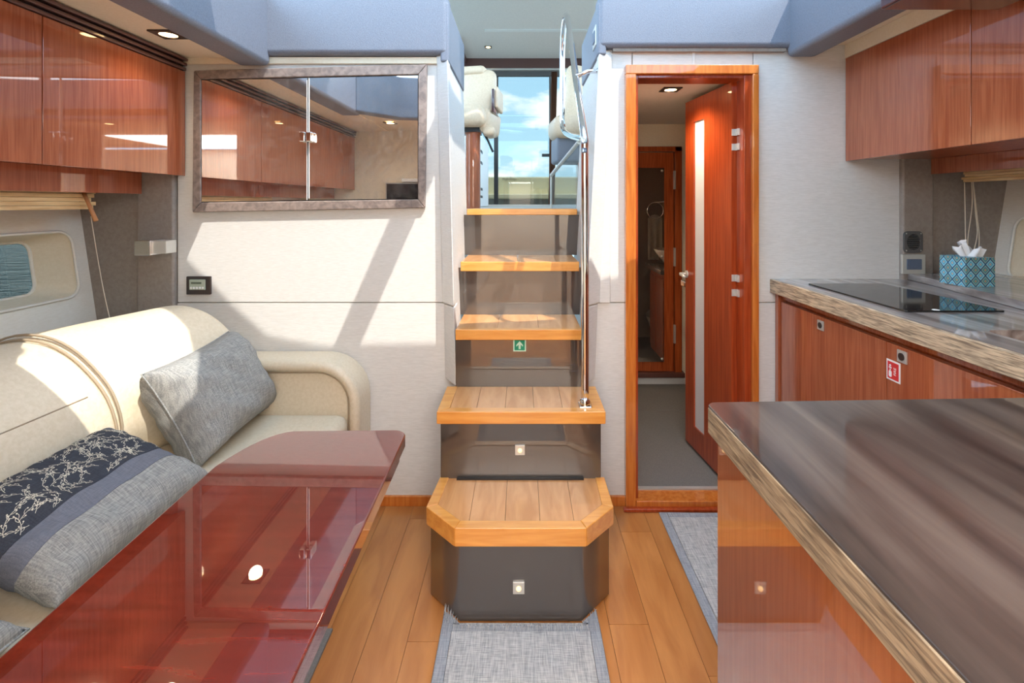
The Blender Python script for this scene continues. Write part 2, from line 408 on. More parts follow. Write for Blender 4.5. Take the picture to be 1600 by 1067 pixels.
# leather pillars and dark side panels at both hull corners
p1 = thing('trim_1', (-1.6, YW, 0), kind='structure')
box('pillar_pad', M_PILLAR, -1.648, -1.489, YW-.02, YW+.03, .4, 1.93, p1, .01, 3)
box('side_pad', M_PILLAR, -1.98, -1.655, YW-.002, YW+.03, .4, 1.93, p1, .006)
p2 = thing('trim_2', (1.7, YW, 0), kind='structure')
box('pillar_pad', M_PILLAR, 1.63, 1.765, YW-.02, YW+.03, .9, 1.95, p2, .01, 3)
box('side_pad', M_PILLAR, 1.772, 2.16, YW-.002, YW+.03, .9, 1.95, p2, .006)

# hull sides with portholes
def hull(name, side, xt, slope, y0, y1, port, inner, z0=.0, z1=1.9):
    """side -1 left, +1 right; x = side*(xt - slope*(1.28-z))"""
    X = lambda z: side*(xt-slope*(1.28-z))
    h = thing(name, (side*xt, 1, 0), kind='structure')
    outl = [(y0, z0), (y1, z0), (y1, z1), (y0, z1)]
    o_ = rrect(*port, .055); i_ = rrect(*inner, .045)
    fn = lambda u, v, w: (X(v)+side*w, u, v)
    put(slab(outl, [o_], fn, .02), 'liner', M_HULL, h)
    bm = bmn(); rings = []
    for k, t in enumerate((0, .12, .5, 1)):
        s = t; e = .008 if k == 0 else 0
        rings.append([bm.verts.new((X(a[1]*(1-s)+b[1]*s)+side*(-.006 if k == 0 else .14*t), a[0]*(1-s)+b[0]*s, a[1]*(1-s)+b[1]*s)) for a, b in zip(o_, i_)])
    for A, B in zip(rings, rings[1:]):
        n = len(A)
        for q in range(n): bm.faces.new([A[q], A[(q+1) % n], B[(q+1) % n], B[q]])
    put(bm, 'porthole_recess', M_PANEL, h, smooth=True)
    put(tube([(X(v)-side*.004, u, v) for u, v in o_], .006, closed=True, n=6), 'recess_bead', M_HULL, h, smooth=True)
    w = thing('window_1' if side < 0 else 'window_2', (X(1)+side*.14, 1.7, 1.0), kind='structure')
    put(slab(i_, [], lambda u, v, q: (X(v)+side*(.14+q), u, v), .006), 'pane', M_PORT, w)
    put(tube([(X(v)+side*.135, u, v) for u, v in i_], .007, closed=True, n=6), 'frame', M_HULL, w, smooth=True)
hull('wall_left', -1, 1.905, -.151*-1 if False else .151*0+.151, -1.4, YW, (1.5, 2.035, .915, 1.185), (1.55, 1.99, .93, 1.145))
hull('wall_right', 1, 2.075, .16, -1.4, YW, (1.5, 2.03, .985, 1.25), (1.55, 1.98, 1.0, 1.21), z0=.0)

# ceilings of the salon
box('ceiling', M_PANEL, -2.05, -1.15, -.06, YW, 1.925, 1.97, kind='structure')
box('ceiling.001', M_PANEL, 1.19, 2.2, -.06, YW, 1.985, 2.03, kind='structure')
front = [(-1.15, -.06), (1.19, -.06), (1.19, .9), (1.0, .76), (.6, .68), (-.5, .68), (-.85, .74), (-1.15, 1.0)]
put(slab(front, [], XY(1.93), .05), 'ceiling.002', M_PANEL, kind='structure')
box('trim_3', M_PANEL, -1.487, -.34, YW-.012, YW, 1.9, 1.93, kind='structure', bev=.003)
box('trim_4', M_PANEL, 1.394, 1.42, -.02, YW, 1.926, 1.985, kind='structure', bev=.002)

# padded slate coaming round the open overhead
tr = thing('trim_5', (0, 2, 1.9), kind='structure')
CT = 2.19
box('coaming_pad', M_COAM, -1.21, -1.075, .9, 2.09, 1.888, CT, tr, .022, 4)
box('coaming_pad', M_COAM, -1.10, -.312, 2.055, 2.16, 1.932, CT, tr, .022, 4)
box('coaming_pad', M_COAM, -.345, -.308, 2.06, 2.62, 1.90, 2.155, tr, .01, 3)
box('coaming_pad', M_COAM, 1.135, 1.26, .85, 2.09, 1.925, CT, tr, .022, 4)
box('coaming_pad', M_COAM, .325, 1.16, 2.055, 2.16, 1.962, CT, tr, .022, 4)
box('coaming_pad', M_COAM, .323, .36, 2.06, 2.62, 1.93, 2.155, tr, .01, 3)
fr = [(-1.075, 1.02), (-.85, .76), (-.5, .68), (.6, .68), (1.0, .76), (1.135, .9)]
fo_ = [(1.21, .84), (1.0, .69), (.62, .60), (-.52, .60), (-.90, .66), (-1.15, .96)]
put(slab(fr+fo_, [], XY(1.9), CT-1.9, bev=.012), 'coaming_pad', M_COAM, tr, smooth='auto')
box('shadow_gap', M_PILLAR, .39, 1.13, 2.075, YW+.005, 1.95, 1.965, kind='structure')  # taupe strip standing in for the shadow gap under the coaming

# stairwell side walls with padded front corner posts
def stairside(name, s, xt, xb, wid):
    w = thing(name, (s*.3, 2.3, .55), kind='structure')
    def X(z, y): 
        t = (z-.55)/(1.93-.55); return s*(xb+(xt-xb)*t)
    for z0, z1 in ((.551, JZ-.0015), (JZ+.0015, 1.945)):
        yf = lambda z: 1.985+.075*(z-.55)/1.38
        pf = [(X(z0, 0), yf(z0)), (X(z0, 0)+s*wid, 2.085), (X(z0, 0)+s*wid, 2.12), (X(z0, 0), 2.12)]
        pt = [(X(z1, 0), yf(z1)), (X(z1, 0)+s*wid*.9, 2.085), (X(z1, 0)+s*wid*.9, 2.12), (X(z1, 0), 2.12)]
        P = [(x, y, z0) for x, y in pf]+[(x, y, z1) for x, y in pt]
        put(hexa(bmn(), P, .007, 3), 'corner_pad', M_WALL, w, smooth='auto')
    za, zb = .5, 1.93
    P = [(X(za, 0)+s*.004, 2.11, za), (X(za, 0)+s*.034, 2.11, za), (X(za, 0)+s*.045, 2.64, za), (X(za, 0)+s*.012, 2.64, za),
         (X(zb, 0)+s*.004, 2.11, zb), (X(zb, 0)+s*.034, 2.11, zb), (X(zb, 0)+s*.034, 2.64, zb), (X(zb, 0)+s*.004, 2.64, zb)]
    put(hexa(bmn(), P), 'side_panel', M_WALL, w)
stairside('wall_stairwell', -1, .312, .268, .06)
stairside('wall_stairwell.001', 1, .328, .247, .068)

# forward bulkhead beside the camera (seen in the mirror)
wf = thing('wall_forward', (-1.1, -.05, 0), kind='structure')
box('wall_panel', M_PANEL, -1.97, -.42, -.08, -.045, 0, 1.93, wf)
box('wall_panel', M_PANEL, .75, 2.1, -.08, -.045, 0, 1.95, wf)
# unseen plain forward cabin; floor and wall added to bounce the fill light
box('wall_forward.001', M_HULL, -1.97, 2.1, -1.55, -1.5, 0, 1.93, kind='structure')
box('floor.004', M_PLANK, -1.97, 2.1, -1.5, -.3, -.03, -.001, kind='structure')
box('ceiling.003', M_PANEL, -1.97, 2.1, -1.5, -.08, 1.95, 2.0, kind='structure')

# unseen roof plate added overhead; openings shaped to throw the sun patches
A = [(-.62, 1.85), (-.62, 1.2), (-.5, 1.07), (-.14, .955), (.05, .90), (.30, .88), (.81, .885), (1.15, .94), (1.5, 1.03), (1.70, 1.37), (1.66, 1.62), (1.6, 1.85)]
B = [(-.62, .84), (-.62, .40), (-.38, .30), (-.30, .10), (-.02, .04), (.12, .34), (-.02, .55), (-.17, .70), (-.45, .85)]
ht = thing('ceiling.004', (0, 1, 3.3), kind='structure')
put(slab([(-1.7, -1.6), (2.7, -1.6), (2.7, 2.6), (-1.7, 2.6)], [A, B], XY(3.30), .04), 'sun_mask_roof', M_CEIL2, ht)
box('shadow_bar', M_DKGREY, .355, .445, .85, 1.88, 3.285, 3.335, ht)  # unseen bar placed to cast the mullion shadow on the aft wall
put(tube([(.96, 1.08, 3.29), (.80, 1.56, 3.29), (.70, 1.88, 3.29)], .016), 'shadow_strut', M_DKGREY, ht)  # unseen thin bar placed to cast the slanting shadow on the stairs
box('headliner', M_CEIL2, -1.7, 2.0, 2.6, 7.1, 3.36, 3.4, ht)

# bathroom beyond the door
box('floor.001', M_CARPET, .43, 1.7, 2.13, 3.0, -.02, .02, kind='structure')
box('floor.002', M_CARPET, .43, 1.7, 3.0, 3.46, -.02, .021, kind='structure')
box('wall_bathroom', M_PANEL, .43, 1.7, 3.46, 3.5, 0, 1.9, kind='structure')
box('wall_bathroom.001', M_PANEL, .43, .46, 2.15, 3.5, 0, 1.9, kind='structure')
box('wall_bathroom.002', M_DOOR, 1.66, 1.7, 2.14, 3.5, 0, 1.9, kind='structure')
box('baseboard_bathroom', M_WHITE, .43, 1.66, 3.445, 3.46, .02, .085, kind='structure')
box('ceiling.005', M_CEIL2, .43, 1.7, 2.13, 3.5, 1.865, 1.9, kind='structure')

# upper deck
box('trim_12', M_STRIP, -.44, .85, 5.74, 5.80, 3.345, 3.362, kind='structure')
box('floor.003', M_GREYV, -1.7, .43, 2.8, 3.51, 1.19, 1.265, kind='structure')
box('floor.005', M_GREYV, -1.7, 2.0, 3.51, 9.5, 1.19, 1.265, kind='structure')
box('shade_wall', M_HULL, -1.76, -1.7, 2.6, 7.1, 1.2, 2.35, kind='structure')  # unseen side wall added to cut the daylight on the helm seat
box('shade_wall.001', M_HULL, 2.0, 2.06, 2.2, 7.1, 1.2, 2.35, kind='structure')  # matching unseen wall, added to hold back light from the right
tp = thing('trim_8', (0, 7, 3.1), kind='structure')
box('header_board', M_LOUV, -1.7, 2.0, 6.9, 7.05, 3.215, 3.36, tp)
box('header_rail', M_SATIN, -1.7, 2.0, 6.88, 7.0, 3.19, 3.215, tp, .004)
put(hexa(bmn(), [(-1.2, 6.0, 3.2), (-.78, 6.0, 3.28), (-.78, 6.9, 3.28), (-1.2, 6.9, 3.2), (-1.2, 6.0, 3.36), (-.78, 6.0, 3.36), (-.78, 6.9, 3.36), (-1.2, 6.9, 3.36)]), 'duct_corner', M_LOUV, tp)

dr = thing('door_1', (0, 7, 1.27), kind='structure')
box('post', M_BLACK, -.395, -.335, 6.95, 7.0, 1.265, 3.15, dr, .004)
box('header', M_DKGREY, -.62, .55, 6.94, 7.0, 3.12, 3.2, dr, .004)
box('frame', M_DKGREY, .395, .42, 6.95, 7.0, 1.265, 3.12, dr, .003)
box('sill', M_SATIN, -.62, .8, 6.9, 7.05, 1.265, 1.285, dr)
box('pane', M_TINT, -.335, .395, 6.975, 6.981, 1.285, 3.12, dr)
box('pane', M_TINT, -.64, -.395, 6.985, 6.991, 1.285, 3.12, dr)
box('pane', M_TINT, .42, .98, 6.985, 6.991, 1.285, 3.12, dr)
box('handle', M_BLACK, .29, .40, 6.93, 6.97, 1.97, 2.01, dr, .004)
box('wall_cockpit', M_LOUV, -1.7, -.64, 6.95, 7.05, 1.265, 3.25, kind='structure')
box('wall_cockpit.001', M_CHERRYH, .98, 2.0, 6.95, 7.05, 1.265, 3.25, kind='structure')
box('ceiling.006', M_CREAM2, -1.7, 2.0, 7.05, 7.6, 3.30, 3.36, kind='structure')
# sea all round
bm = bmn(); vs = [bm.verts.new(p) for p in ((-900, -900, -.35), (900, -900, -.35), (900, 900, -.35), (-900, 900, -.35))]; bm.faces.new(vs)
put(bm, 'sea', M_WATER, kind='stuff', label='rippled green grey sea seen through the porthole', cat='water')

# ------------------------------------------------------------------ STAIRCASE
st = thing('staircase', (0, 1.9, 0), 'five step staircase with maple treads and glossy smoke grey risers in the middle', 'staircase')
def edge_strip(parent, a, b, c, d, z0, z1):
    P = [a, b, c, d]
    return put(hexa(bmn(), [(x, y, z0) for x, y in P]+[(x, y, z1) for x, y in P], .003), 'edge_strip', M_EDGE, parent, smooth='auto')
# tread 1 (octagonal front)
t1 = thing('tread', (0, 1.6, .3), None); t1.parent = st; t1.location = Vector((0, 1.6, .3))-wloc(st)
out = [(-.298, 1.775), (-.314, 1.60), (-.207, 1.494), (.20, 1.494), (.303, 1.60), (.302, 1.775)]
inn = [(-.264, 1.775), (-.277, 1.615), (-.192, 1.532), (.185, 1.532), (.266, 1.615), (.268, 1.775)]
for i in range(5): edge_strip(t1, out[i], out[i+1], inn[i+1], inn[i], .245, .303)
xs = [-.277, -.165, -.052, .058, .165, .268]
def clipx(poly, x0, x1):
    def cut(pl, x, keep):
        r = []
        for i in range(len(pl)):
            p, q = pl[i], pl[(i+1) % len(pl)]
            ip, iq = keep(p[0], x), keep(q[0], x)
            if ip: r.append(p)
            if ip != iq: t = (x-p[0])/(q[0]-p[0]); r.append((x, p[1]+t*(q[1]-p[1])))
        return r
    pl = cut(poly, x0, lambda a, b: a >= b); return cut(pl, x1, lambda a, b: a <= b) if pl else pl
for a, b in zip(xs, xs[1:]):
    pl = clipx(inn, a+.0006, b-.0006)
    put(slab(pl, [], XY(.26), .0405), 'inlay_plank', M_INLAY, t1)
box('hinge', M_BLACK, -.235, .225, 1.757, 1.768, .3005, .307, t1)
s = .012
bo = [(-.287, 1.77), (-.30, 1.61), (-.192, 1.508), (.186, 1.508), (.289, 1.61), (.29, 1.77)]
put(slab(bo, [], XY(0.002), .243, bev=.006), 'step_box', M_RISER, st, smooth='auto')
def step_light(x, y, z, r=.018):
    sl = box('step_light', M_SATIN, x-r, x+r, y-.004, y+.004, z-r, z+r, st, .0015)
    put(lathe([(r*.42, 0), (r*.42, .003), (r*.2, .005), (0, .0055)], (x, y-.004, z), '-y', 20), 'lens', M_LAMP2, sl, smooth=True)
step_light(-.009, 1.505, .112)
# tread 2
t2 = thing('tread', (0, 1.9, .55)); t2.parent = st; t2.location = Vector((0, 1.9, .55))-wloc(st)
o2 = [(-.305, 1.99), (-.305, 1.745), (.302, 1.745), (.302, 1.99)]
i2 = [(-.262, 1.99), (-.262, 1.782), (.259, 1.782), (.259, 1.99)]
for i in range(3): edge_strip(t2, o2[i], o2[i+1], i2[i+1], i2[i], .508, .553)
for a, b in zip([-.262, -.165, -.06, .045, .15], [-.165, -.06, .045, .15, .259]):
    box('inlay_plank', M_INLAY, a+.0006, b-.0006, 1.7826, 1.995, .52, .5505, t2)
box('step_box', M_RISER, -.295, .289, 1.77, 2.10, .245, .508, st, .003)
step_light(-.006, 1.768, .405)
# treads 3-5 between the side walls
def upper(zt, y0, yr, y1, xa, xb, zb, th=.042, seams=(.0,)):
    t = thing('tread', (0, y0, zt)); t.parent = st; t.location = Vector((0, y0, zt))-wloc(st)
    box('edge_strip', M_EDGE, xa, xb, y0, y0+.03, zt-th, zt+.001, t, .003)
    ss = [xa+.002]+list(seams)+[xb-.002]
    for a, b in zip(ss, ss[1:]): box('inlay_plank', M_INLAY, a+.0006, b-.0006, y0+.0305, y1, zt-.03, zt, t)
    ex = .018 if zt > .8 else .002
    box('riser', M_RISER, xa-ex, xb+ex, yr, yr+.02, zb, zt-.03, st)
upper(.79, 1.965, 1.99, 2.24, -.268, .245, .551, seams=(-.1, .07))
upper(1.035, 2.205, 2.235, 2.52, -.277, .262, .79, seams=(-.02, .16))
upper(1.272, 2.475, 2.505, 2.82, -.279, .283, 1.035, th=.03, seams=(-.11, .1))

# handrail
hr = thing('handrail', (.234, 1.8, .553), 'polished chrome tube handrail curving up the right side of the staircase', 'handrail')
X = .234
main = [(X, 1.8, .56), (X, 1.8, 1.0), (X-.001, 1.8, 1.42), (X-.001, 1.803, 1.50), (X, 1.84, 1.575), (X, 2.15, 1.90), (X, 2.44, 2.205), (X, 2.52, 2.27), (X, 2.60, 2.30), (X, 2.68, 2.285), (X, 2.76, 2.235), (X, 2.79, 2.15), (X, 2.80, 2.0), (X, 2.80, 1.83), (X, 2.77, 1.745), (X, 2.62, 1.685), (X, 2.3, 1.62), (X, 1.95, 1.562), (X, 1.84, 1.545)]
put(tube(smooth_path(main, 5), .0145, n=16), 'tube', M_STEEL, hr, smooth=True)
put(tube([(X, 2.09, 1.845), (X+.05, 2.09, 1.868), (.336, 2.09, 1.87)], .010, n=12), 'bracket_tube', M_STEEL, hr, smooth=True)
put(lathe([(.022, 0), (.022, .004), (.012, .008)], (.332, 2.09, 1.87), '-x', 20), 'bracket_plate', M_STEEL, hr, smooth='auto')
box('foot_plate', M_STEEL, .212, .256, 1.775, 1.825, .551, .558, hr, .003)
put(lathe([(.02, 0), (.02, .012), (.016, .02)], (X, 1.8, .558), 'z', 20), 'foot_collar', M_STEEL, hr, smooth='auto')

# arrow sign on the third riser
sg = thing('arrow_sign', (-.008, 1.988, .73), 'small green square sign with a white up arrow on the staircase riser', 'sign')
cx, cz = -.008, .722
box('border', M_PALE, cx-.026, cx+.026, 1.9865, 1.9895, cz-.026, cz+.026, sg)
box('panel', M_GREEN, cx-.021, cx+.021, 1.9855, 1.9868, cz-.021, cz+.021, sg)
ar = [(-.004, -.016), (.004, -.016), (.0045, .002), (.0135, -.006), (.0135, .001), (0, .0165), (-.0135, .001), (-.0135, -.006), (-.0045, .002)]
put(slab([(cx+a, cz+b) for a, b in ar], [], XZ(1.9850), .0006), 'arrow', M_PALE, sg)

# ------------------------------------------------------------------ DOOR with casing
dc = thing('door_2', (.74, YW, 0), kind='structure')
def casing(x0, x1, z0, z1, mat=M_FRAME): box('casing', mat, x0, x1, YW-.03, YW+.04, z0, z1, dc, .004)
casing(.444, .488, 0, 1.8525); casing(.985, 1.012, 0, 1.8525); casing(.444, 1.012, 1.852, 1.892)
box('jamb', M_DOOR, .488, .500, YW-.012, YW+.10, .02, 1.852, dc, .002)
box('jamb', M_DOOR, .955, .985, YW-.015, YW+.09, .02, 1.852, dc, .002)
box('head_jamb', M_DOOR, .5, .955, YW-.012, YW+.09, 1.838, 1.853, dc, .002)
box('sill', M_FRAME, .488, .985, YW-.035, YW+.06, 0, .036, dc, .004)
box('sill_nosing', M_DOOR, .43, 1.02, YW-.055, YW-.031, 0, .014, dc, .004)
box('carpet_edging', M_SATIN, .5, .955, YW+.045, YW+.065, .036, .042, dc)
# leaf, hinged at (.93, 2.15), swung inward
lf = thing('door_3', (.93, 2.16, .03), kind='structure')
H0 = Vector((.93, 2.155, 0)); H1 = Vector((.878, 2.606, 0)); dv = (H1-H0).normalized(); nv = Vector((dv.y, -dv.x, 0)); LW = (H1-H0).length
if nv.x < 0: nv = -nv
def leafmap(u, v, w): return tuple(H0+dv*u+nv*w+Vector((0, 0, v)))
g0, g1, zb, zt = .55*LW, .79*LW, .15, 1.72
put(slab([(0, .036), (LW, .036), (LW, 1.838), (0, 1.838)], [[(g0, zb), (g1, zb), (g1, zt), (g0, zt)]], leafmap, .036), 'door_leaf', M_DOOR, lf)
put(slab([(g0, zb), (g1, zb), (g1, zt), (g0, zt)], [], lambda u, v, w: leafmap(u, v, w+.008), .012), 'frosted_pane', M_FROST, lf)
for z in (1.60, .955):
    for dz in (0, -.065):
        h = put(hexa(bmn(), [leafmap(u, z+dz+v, w) for v in (0, .03) for u, w in ((-.004, .0), (.0, .0), (.0, .03), (-.004, .03))], .001), 'hinge', M_SATIN, lf)
        box('hinge', M_SATIN, .947, .962, 2.13, 2.155, z+dz, z+dz+.03, lf, .001)
hz = 1.3-110*2.59/F
ph = Vector(leafmap(LW-.02, hz, 0))
put(lathe([(.02, 0), (.02, .006), (.009, .01), (.009, .04), (0, .042)], ph, '-x', 20), 'rosette', M_SATIN, lf, smooth='auto')
put(tube([ph+Vector((-.036, .0, 0)), ph+Vector((-.04, -.02, 0)), ph+Vector((-.04, -.08, -.003))], .0075), 'lever', M_SATIN, lf, smooth=True)
put(tube([(.9, 2.2, 1.85), (.84, 2.17, 1.856)], .004), 'closer_arm', M_DARKCH, lf)

# closet door with smoked mirror at the back of the bathroom
cl = thing('door_4', (.95, 3.44, .02), kind='structure')
box('closet_leaf', M_MAHOG if False else M_CHERRYH, .55, 1.07, 3.42, 3.444, .12, 1.66, cl, .003)
box('closet_casing', M_CHERRYH, 1.075, 1.125, 3.41, 3.444, .085, 1.7, cl, .003)
box('closet_casing', M_CHERRYH, .5, 1.125, 3.41, 3.444, 1.665, 1.7, cl, .003)
box('closet_sill', M_LOUV, .5, 1.14, 3.39, 3.444, .085, .118, cl, .003)
box('mirror_panel', M_MIRROR, .62, 1.0, 3.412, 3.419, .19, 1.55, cl)
for x, z in ((.985, 1.53), (.985, .21), (.985, .93)):
    put(lathe([(.009, 0), (.009, .004), (0, .006)], (x, 3.412, z), '-y', 14), 'mirror_clip', M_SATIN, cl, smooth=True)
for z in (1.4, .86, .32): box('hinge', M_SATIN, 1.066, 1.08, 3.405, 3.42, z, z+.13, cl, .001)
# vanity, basin, towel, toilet reflected in that mirror
vn = thing('vanity', (1.3, 2.95, .02), 'wooden bathroom vanity with a dark top reflected in the closet mirror', 'cabinet')
box('vanity_body', M_CHERRYH, 1.08, 1.64, 2.75, 3.15, .1, .76, vn, .003)
box('vanity_door', M_CHERRY, 1.07, 1.079, 2.77, 2.94, .14, .72, vn, .002)
box('vanity_door', M_CHERRY, 1.07, 1.079, 2.95, 3.13, .14, .72, vn, .002)
box('vanity_top', M_LAMD, 1.04, 1.655, 2.72, 3.18, .765, .80, vn, .004)
put(lathe([(.06, .801), (.07, .805), (.13, .87), (.17, .93), (.165, .93), (.12, .87), (.05, .82), (0, .815)], (1.24, 2.9, 0), 'z', 28), 'wash_basin', M_BASIN, smooth=True, label='white round vessel basin on the bathroom vanity, seen in mirror', cat='basin')
tg = thing('towel_ring', (1.64, 2.72, 1.3), 'round chrome ring holding the bathroom hand towel', 'towel ring')
put(tube([(1.15+.07*math.cos(a/12*PI), 2.64, 1.24+.07*math.sin(a/12*PI)) for a in range(24)], .004, closed=True), 'ring', M_STEEL, tg, smooth=True)
put(tube([(1.15, 2.64, 1.31), (1.3, 2.64, 1.32), (1.65, 2.64, 1.32)], .006), 'arm', M_STEEL, tg, smooth=True)
bm = bmn(); g = []
for i in range(9):
    row = []
    for j in range(13):
        u = i/8; v = j/12; row.append(bm.verts.new((1.09+.12*u*(1-.25*(v > .9)), 2.64+.014*math.sin(u*14)-.012, 1.175-.36*v+.03*math.sin(u*3.1)*(1-v))))
    g.append(row)
for i in range(8):
    for j in range(12): bm.faces.new([g[i][j], g[i+1][j], g[i+1][j+1], g[i][j+1]])
bmesh.ops.solidify(bm, geom=bm.faces[:], thickness=.012)
put(bm, 'hand_towel', M_TOWEL, smooth=True, label='cream hand towel hanging from the bathroom towel ring', cat='towel')
to = thing('toilet', (.98, 2.8, .02), 'low white toilet with grey lid reflected in the mirror', 'toilet')
put(lathe([(.10, .02), (.11, .1), (.15, .22), (.17, .27), (.16, .28), (0, .28)], (1.3, 2.42, 0), 'z', 24), 'bowl', M_BASIN, to, smooth=True)
put(lathe([(.17, .282), (.175, .29), (.15, .32), (0, .33)], (1.3, 2.42, 0), 'z', 24), 'lid', M_GREYV, to, smooth=True)

# ------------------------------------------------------------------ LEFT SIDE: overhead cabinets, louvre, blind
lc = thing('wall_cabinet', (-1.6, 1, 1.42), 'long row of glossy cherry overhead cabinets above the cream sofa', 'cabinet')
box('cabinet_body', M_CHERRYH, -1.9, -1.465, -.04, 2.092, 1.43, 1.90, lc)
seams = [-.04, .23, .85, 1.466, 2.09]
for a, b in zip(seams, seams[1:]):
    box('cabinet_door', M_CHERRY, -1.464, -1.444, a+.0015, b-.0015, 1.419, 1.866, lc, .0015)
box('valance', M_CHERRY, -1.64, -1.62, -.04, 2.075, 1.341, 1.43, lc, .0015)
lv = thing('ceiling_trim', (-1.45, 1, 1.87), 'plum brown ribbed trim strip along the top of left overhead cabinets', 'trim strip')
for k, z in enumerate((1.868, 1.888, 1.908)):
    box('rib', M_LOUV, -1.462, -1.436+.004*k, -.04, 2.085, z, z+.012, lv, .003)
box('channel', M_GROOVE, -1.48, -1.452, -.04, 2.085, 1.866, 1.924, lv)

def blind(name, x, y0, y1, z1, label, rows=5, st_=.015):
    b = thing(name, (x, y0, z1), label, 'blind')
    for k in range(rows):
        dz = k*st_; r = random.uniform(-.003, .003)
        box('slat', M_BAMBOO, x-.03+r+.004*(k % 2), x+.012+r, y0, y1-.012*(k % 3), z1-dz-st_+.001, z1-dz, b, .001)
    return b
lb = blind('bamboo_blind', -1.69, .9, 1.92, 1.352, 'folded bamboo blind over the left porthole below the cherry valance')
put(tube([at(131, 300, 1.86), at(140, 322, 1.855), at(150, 345, 1.85)], [.007, .0065, .008]), 'wand', M_TAN, lb, smooth=True)
put(tube(smooth_path([at(142, 338, 1.96), at(152, 400, 1.985), at(162, 455, 1.99), at(172, 500, 1.995)], 4), .0014, n=6), 'cord', M_CORD, lb)
rb = blind('bamboo_blind', 1.85, .9, 2.02, 1.440, 'folded bamboo blind over the right porthole above the tissue box', 5, .0105)
for pts in ([(1507, 285), (1508, 330), (1509, 395)], [(1517, 270), (1519, 320), (1512, 375), (1514, 400)], [(1519, 270), (1524, 330), (1527, 365), (1520, 398)], [(1519, 270), (1527, 340), (1530, 370), (1528, 405)]):
    put(tube(smooth_path([at(a, b_, 2.04) for a, b_ in pts], 5), .0018, n=6), 'cord', M_CORD, rb)

# mirrored wall cabinet
mc = thing('mirror_cabinet', (-.91, YW, 1.26), 'wide mirrored wall cabinet with two doors in a mottled taupe leather frame', 'cabinet')
FO = [(-1.408, 1.262), (-.413, 1.281), (-.405, 1.896), (-1.402, 1.869)]
FI = [(-1.372, 1.304), (-.443, 1.318), (-.442, 1.852), (-1.372, 1.832)]
Yf = 2.078
for i in range(4):
    j = (i+1) % 4
    P = [FO[i], FO[j], FI[j], FI[i]]
    put(hexa(bmn(), [(x, Yf, z) for x, z in P]+[(x, YW, z) for x, z in P], .004), 'frame_side', M_MFRAME, mc, smooth='auto')
box('cabinet_back', M_GROOVE, -1.375, -.44, 2.092, YW, 1.31, 1.845, mc)
xm = (477.5-815)*2.06/F
zl = lambda x, t: (FI[0][1]+(FI[1][1]-FI[0][1])*(x-FI[0][0])/(FI[1][0]-FI[0][0])) if t == 0 else (FI[3][1]+(FI[2][1]-FI[3][1])*(x-FI[3][0])/(FI[2][0]-FI[3][0]))
for x0, x1 in ((-1.370, xm-.0025), (xm+.0025, -.445)):
    d = put(hexa(bmn(), [(x, y, zl(x, 0)+.004) for x, y in ((x0, 2.084), (x1, 2.084), (x1, 2.09), (x0, 2.09))]+[(x, y, zl(x, 1)-.004) for x, y in ((x0, 2.084), (x1, 2.084), (x1, 2.09), (x0, 2.09))]), 'mirror_door', M_MIRROR, mc)
    ex = x1-.003 if x0 < -1 else x0
    box('edge_bead', M_WHITE, ex, ex+.003, 2.082, 2.0841, zl(x1, 0)+.004, zl(x0, 1)-.004, d)
    s_ = -1 if x0 < -1 else 1
    hx = xm+s_*.014
    box('knob', M_STEEL, hx-.012, hx+.012, 2.055, 2.082, 1.562, 1.604, d, .004, 3)

# thermostat
th = thing('thermostat', (-1.393, YW, .95), 'small chrome framed thermostat with a display on the wall under the mirror cabinet', 'thermostat')
c = at(310, 446, 2.09)
box('bezel', M_DARKCH, c.x-.052, c.x+.052, 2.088, 2.10, c.z-.039, c.z+.039, th, .003)
box('control', M_LCD, c.x-.035, c.x+.033, 2.082, 2.0885, c.z-.018, c.z+.026, th, .002)
box('display', M_LCDD, c.x-.026, c.x+.018, 2.081, 2.0825, c.z+.008, c.z+.016, th)
for k in range(5): box('button', M_WHITE, c.x-.030+k*.0125, c.x-.0215+k*.0125, 2.079, 2.0822, c.z-.014, c.z-.005, th, .001)

# chrome bracket on the pillar
cb = thing('wall_lamp', (-1.51, 2.07, 1.1), 'square polished chrome swivel wall lamp on the taupe pillar above the sofa', 'lamp')
box('arm_block', M_SATIN, -1.515, -1.45, 1.985, 2.045, 1.095, 1.148, cb, .003)
box('lamp_head', M_STEEL, -1.575, -1.508, 1.975, 2.06, 1.088, 1.15, cb, .003)
put(lathe([(.022, 0), (.022, .01), (.01, .014), (.01, .06)], (-1.525, 2.08, 1.115), '-y', 16), 'swivel_base', M_STEEL, cb, smooth='auto')

# ------------------------------------------------------------------ downlights
def downlight(x, y, z, label, r=.030, power=2):
    d = thing('downlight', (x, y, z), label, 'light', 'warm square ceiling downlights')
    put(slab([(x-1.5*r, y-1.5*r), (x+1.5*r, y-1.5*r), (x+1.5*r, y+1.5*r), (x-1.5*r, y+1.5*r)], [[(x+r*math.cos(a*PI/10), y+r*math.sin(a*PI/10)) for a in range(20)]], XY(z-.006), .0058), 'bezel', M_DARKCH, d)
    put(lathe([(r, 0), (r*.9, .004), (0, .005)], (x, y, z-.001), '-z', 20), 'lens', M_LAMP, d, smooth=True)
    ld = bpy.data.lights.new('downlight_bulb', 'SPOT'); ld.energy = power; ld.color = (1, .82, .58); ld.spot_size = 2.4; ld.spot_blend = .8; ld.shadow_soft_size = .03
    lo = bpy.data.objects.new('bulb', ld); COL.objects.link(lo); lo.parent = d; lo.location = (0, 0, -.02)
downlight(-1.30, 1.79, 1.925, 'warm square ceiling downlight above the aft end of the cream sofa')
downlight(-1.015, .41, 1.925, 'warm square ceiling downlight near the forward end of left cabinets')
downlight(1.3, .9, 1.985, 'warm square ceiling downlight over the galley worktop')
downlight(.35, .35, 1.93, 'warm square ceiling downlight over the dark near worktop')
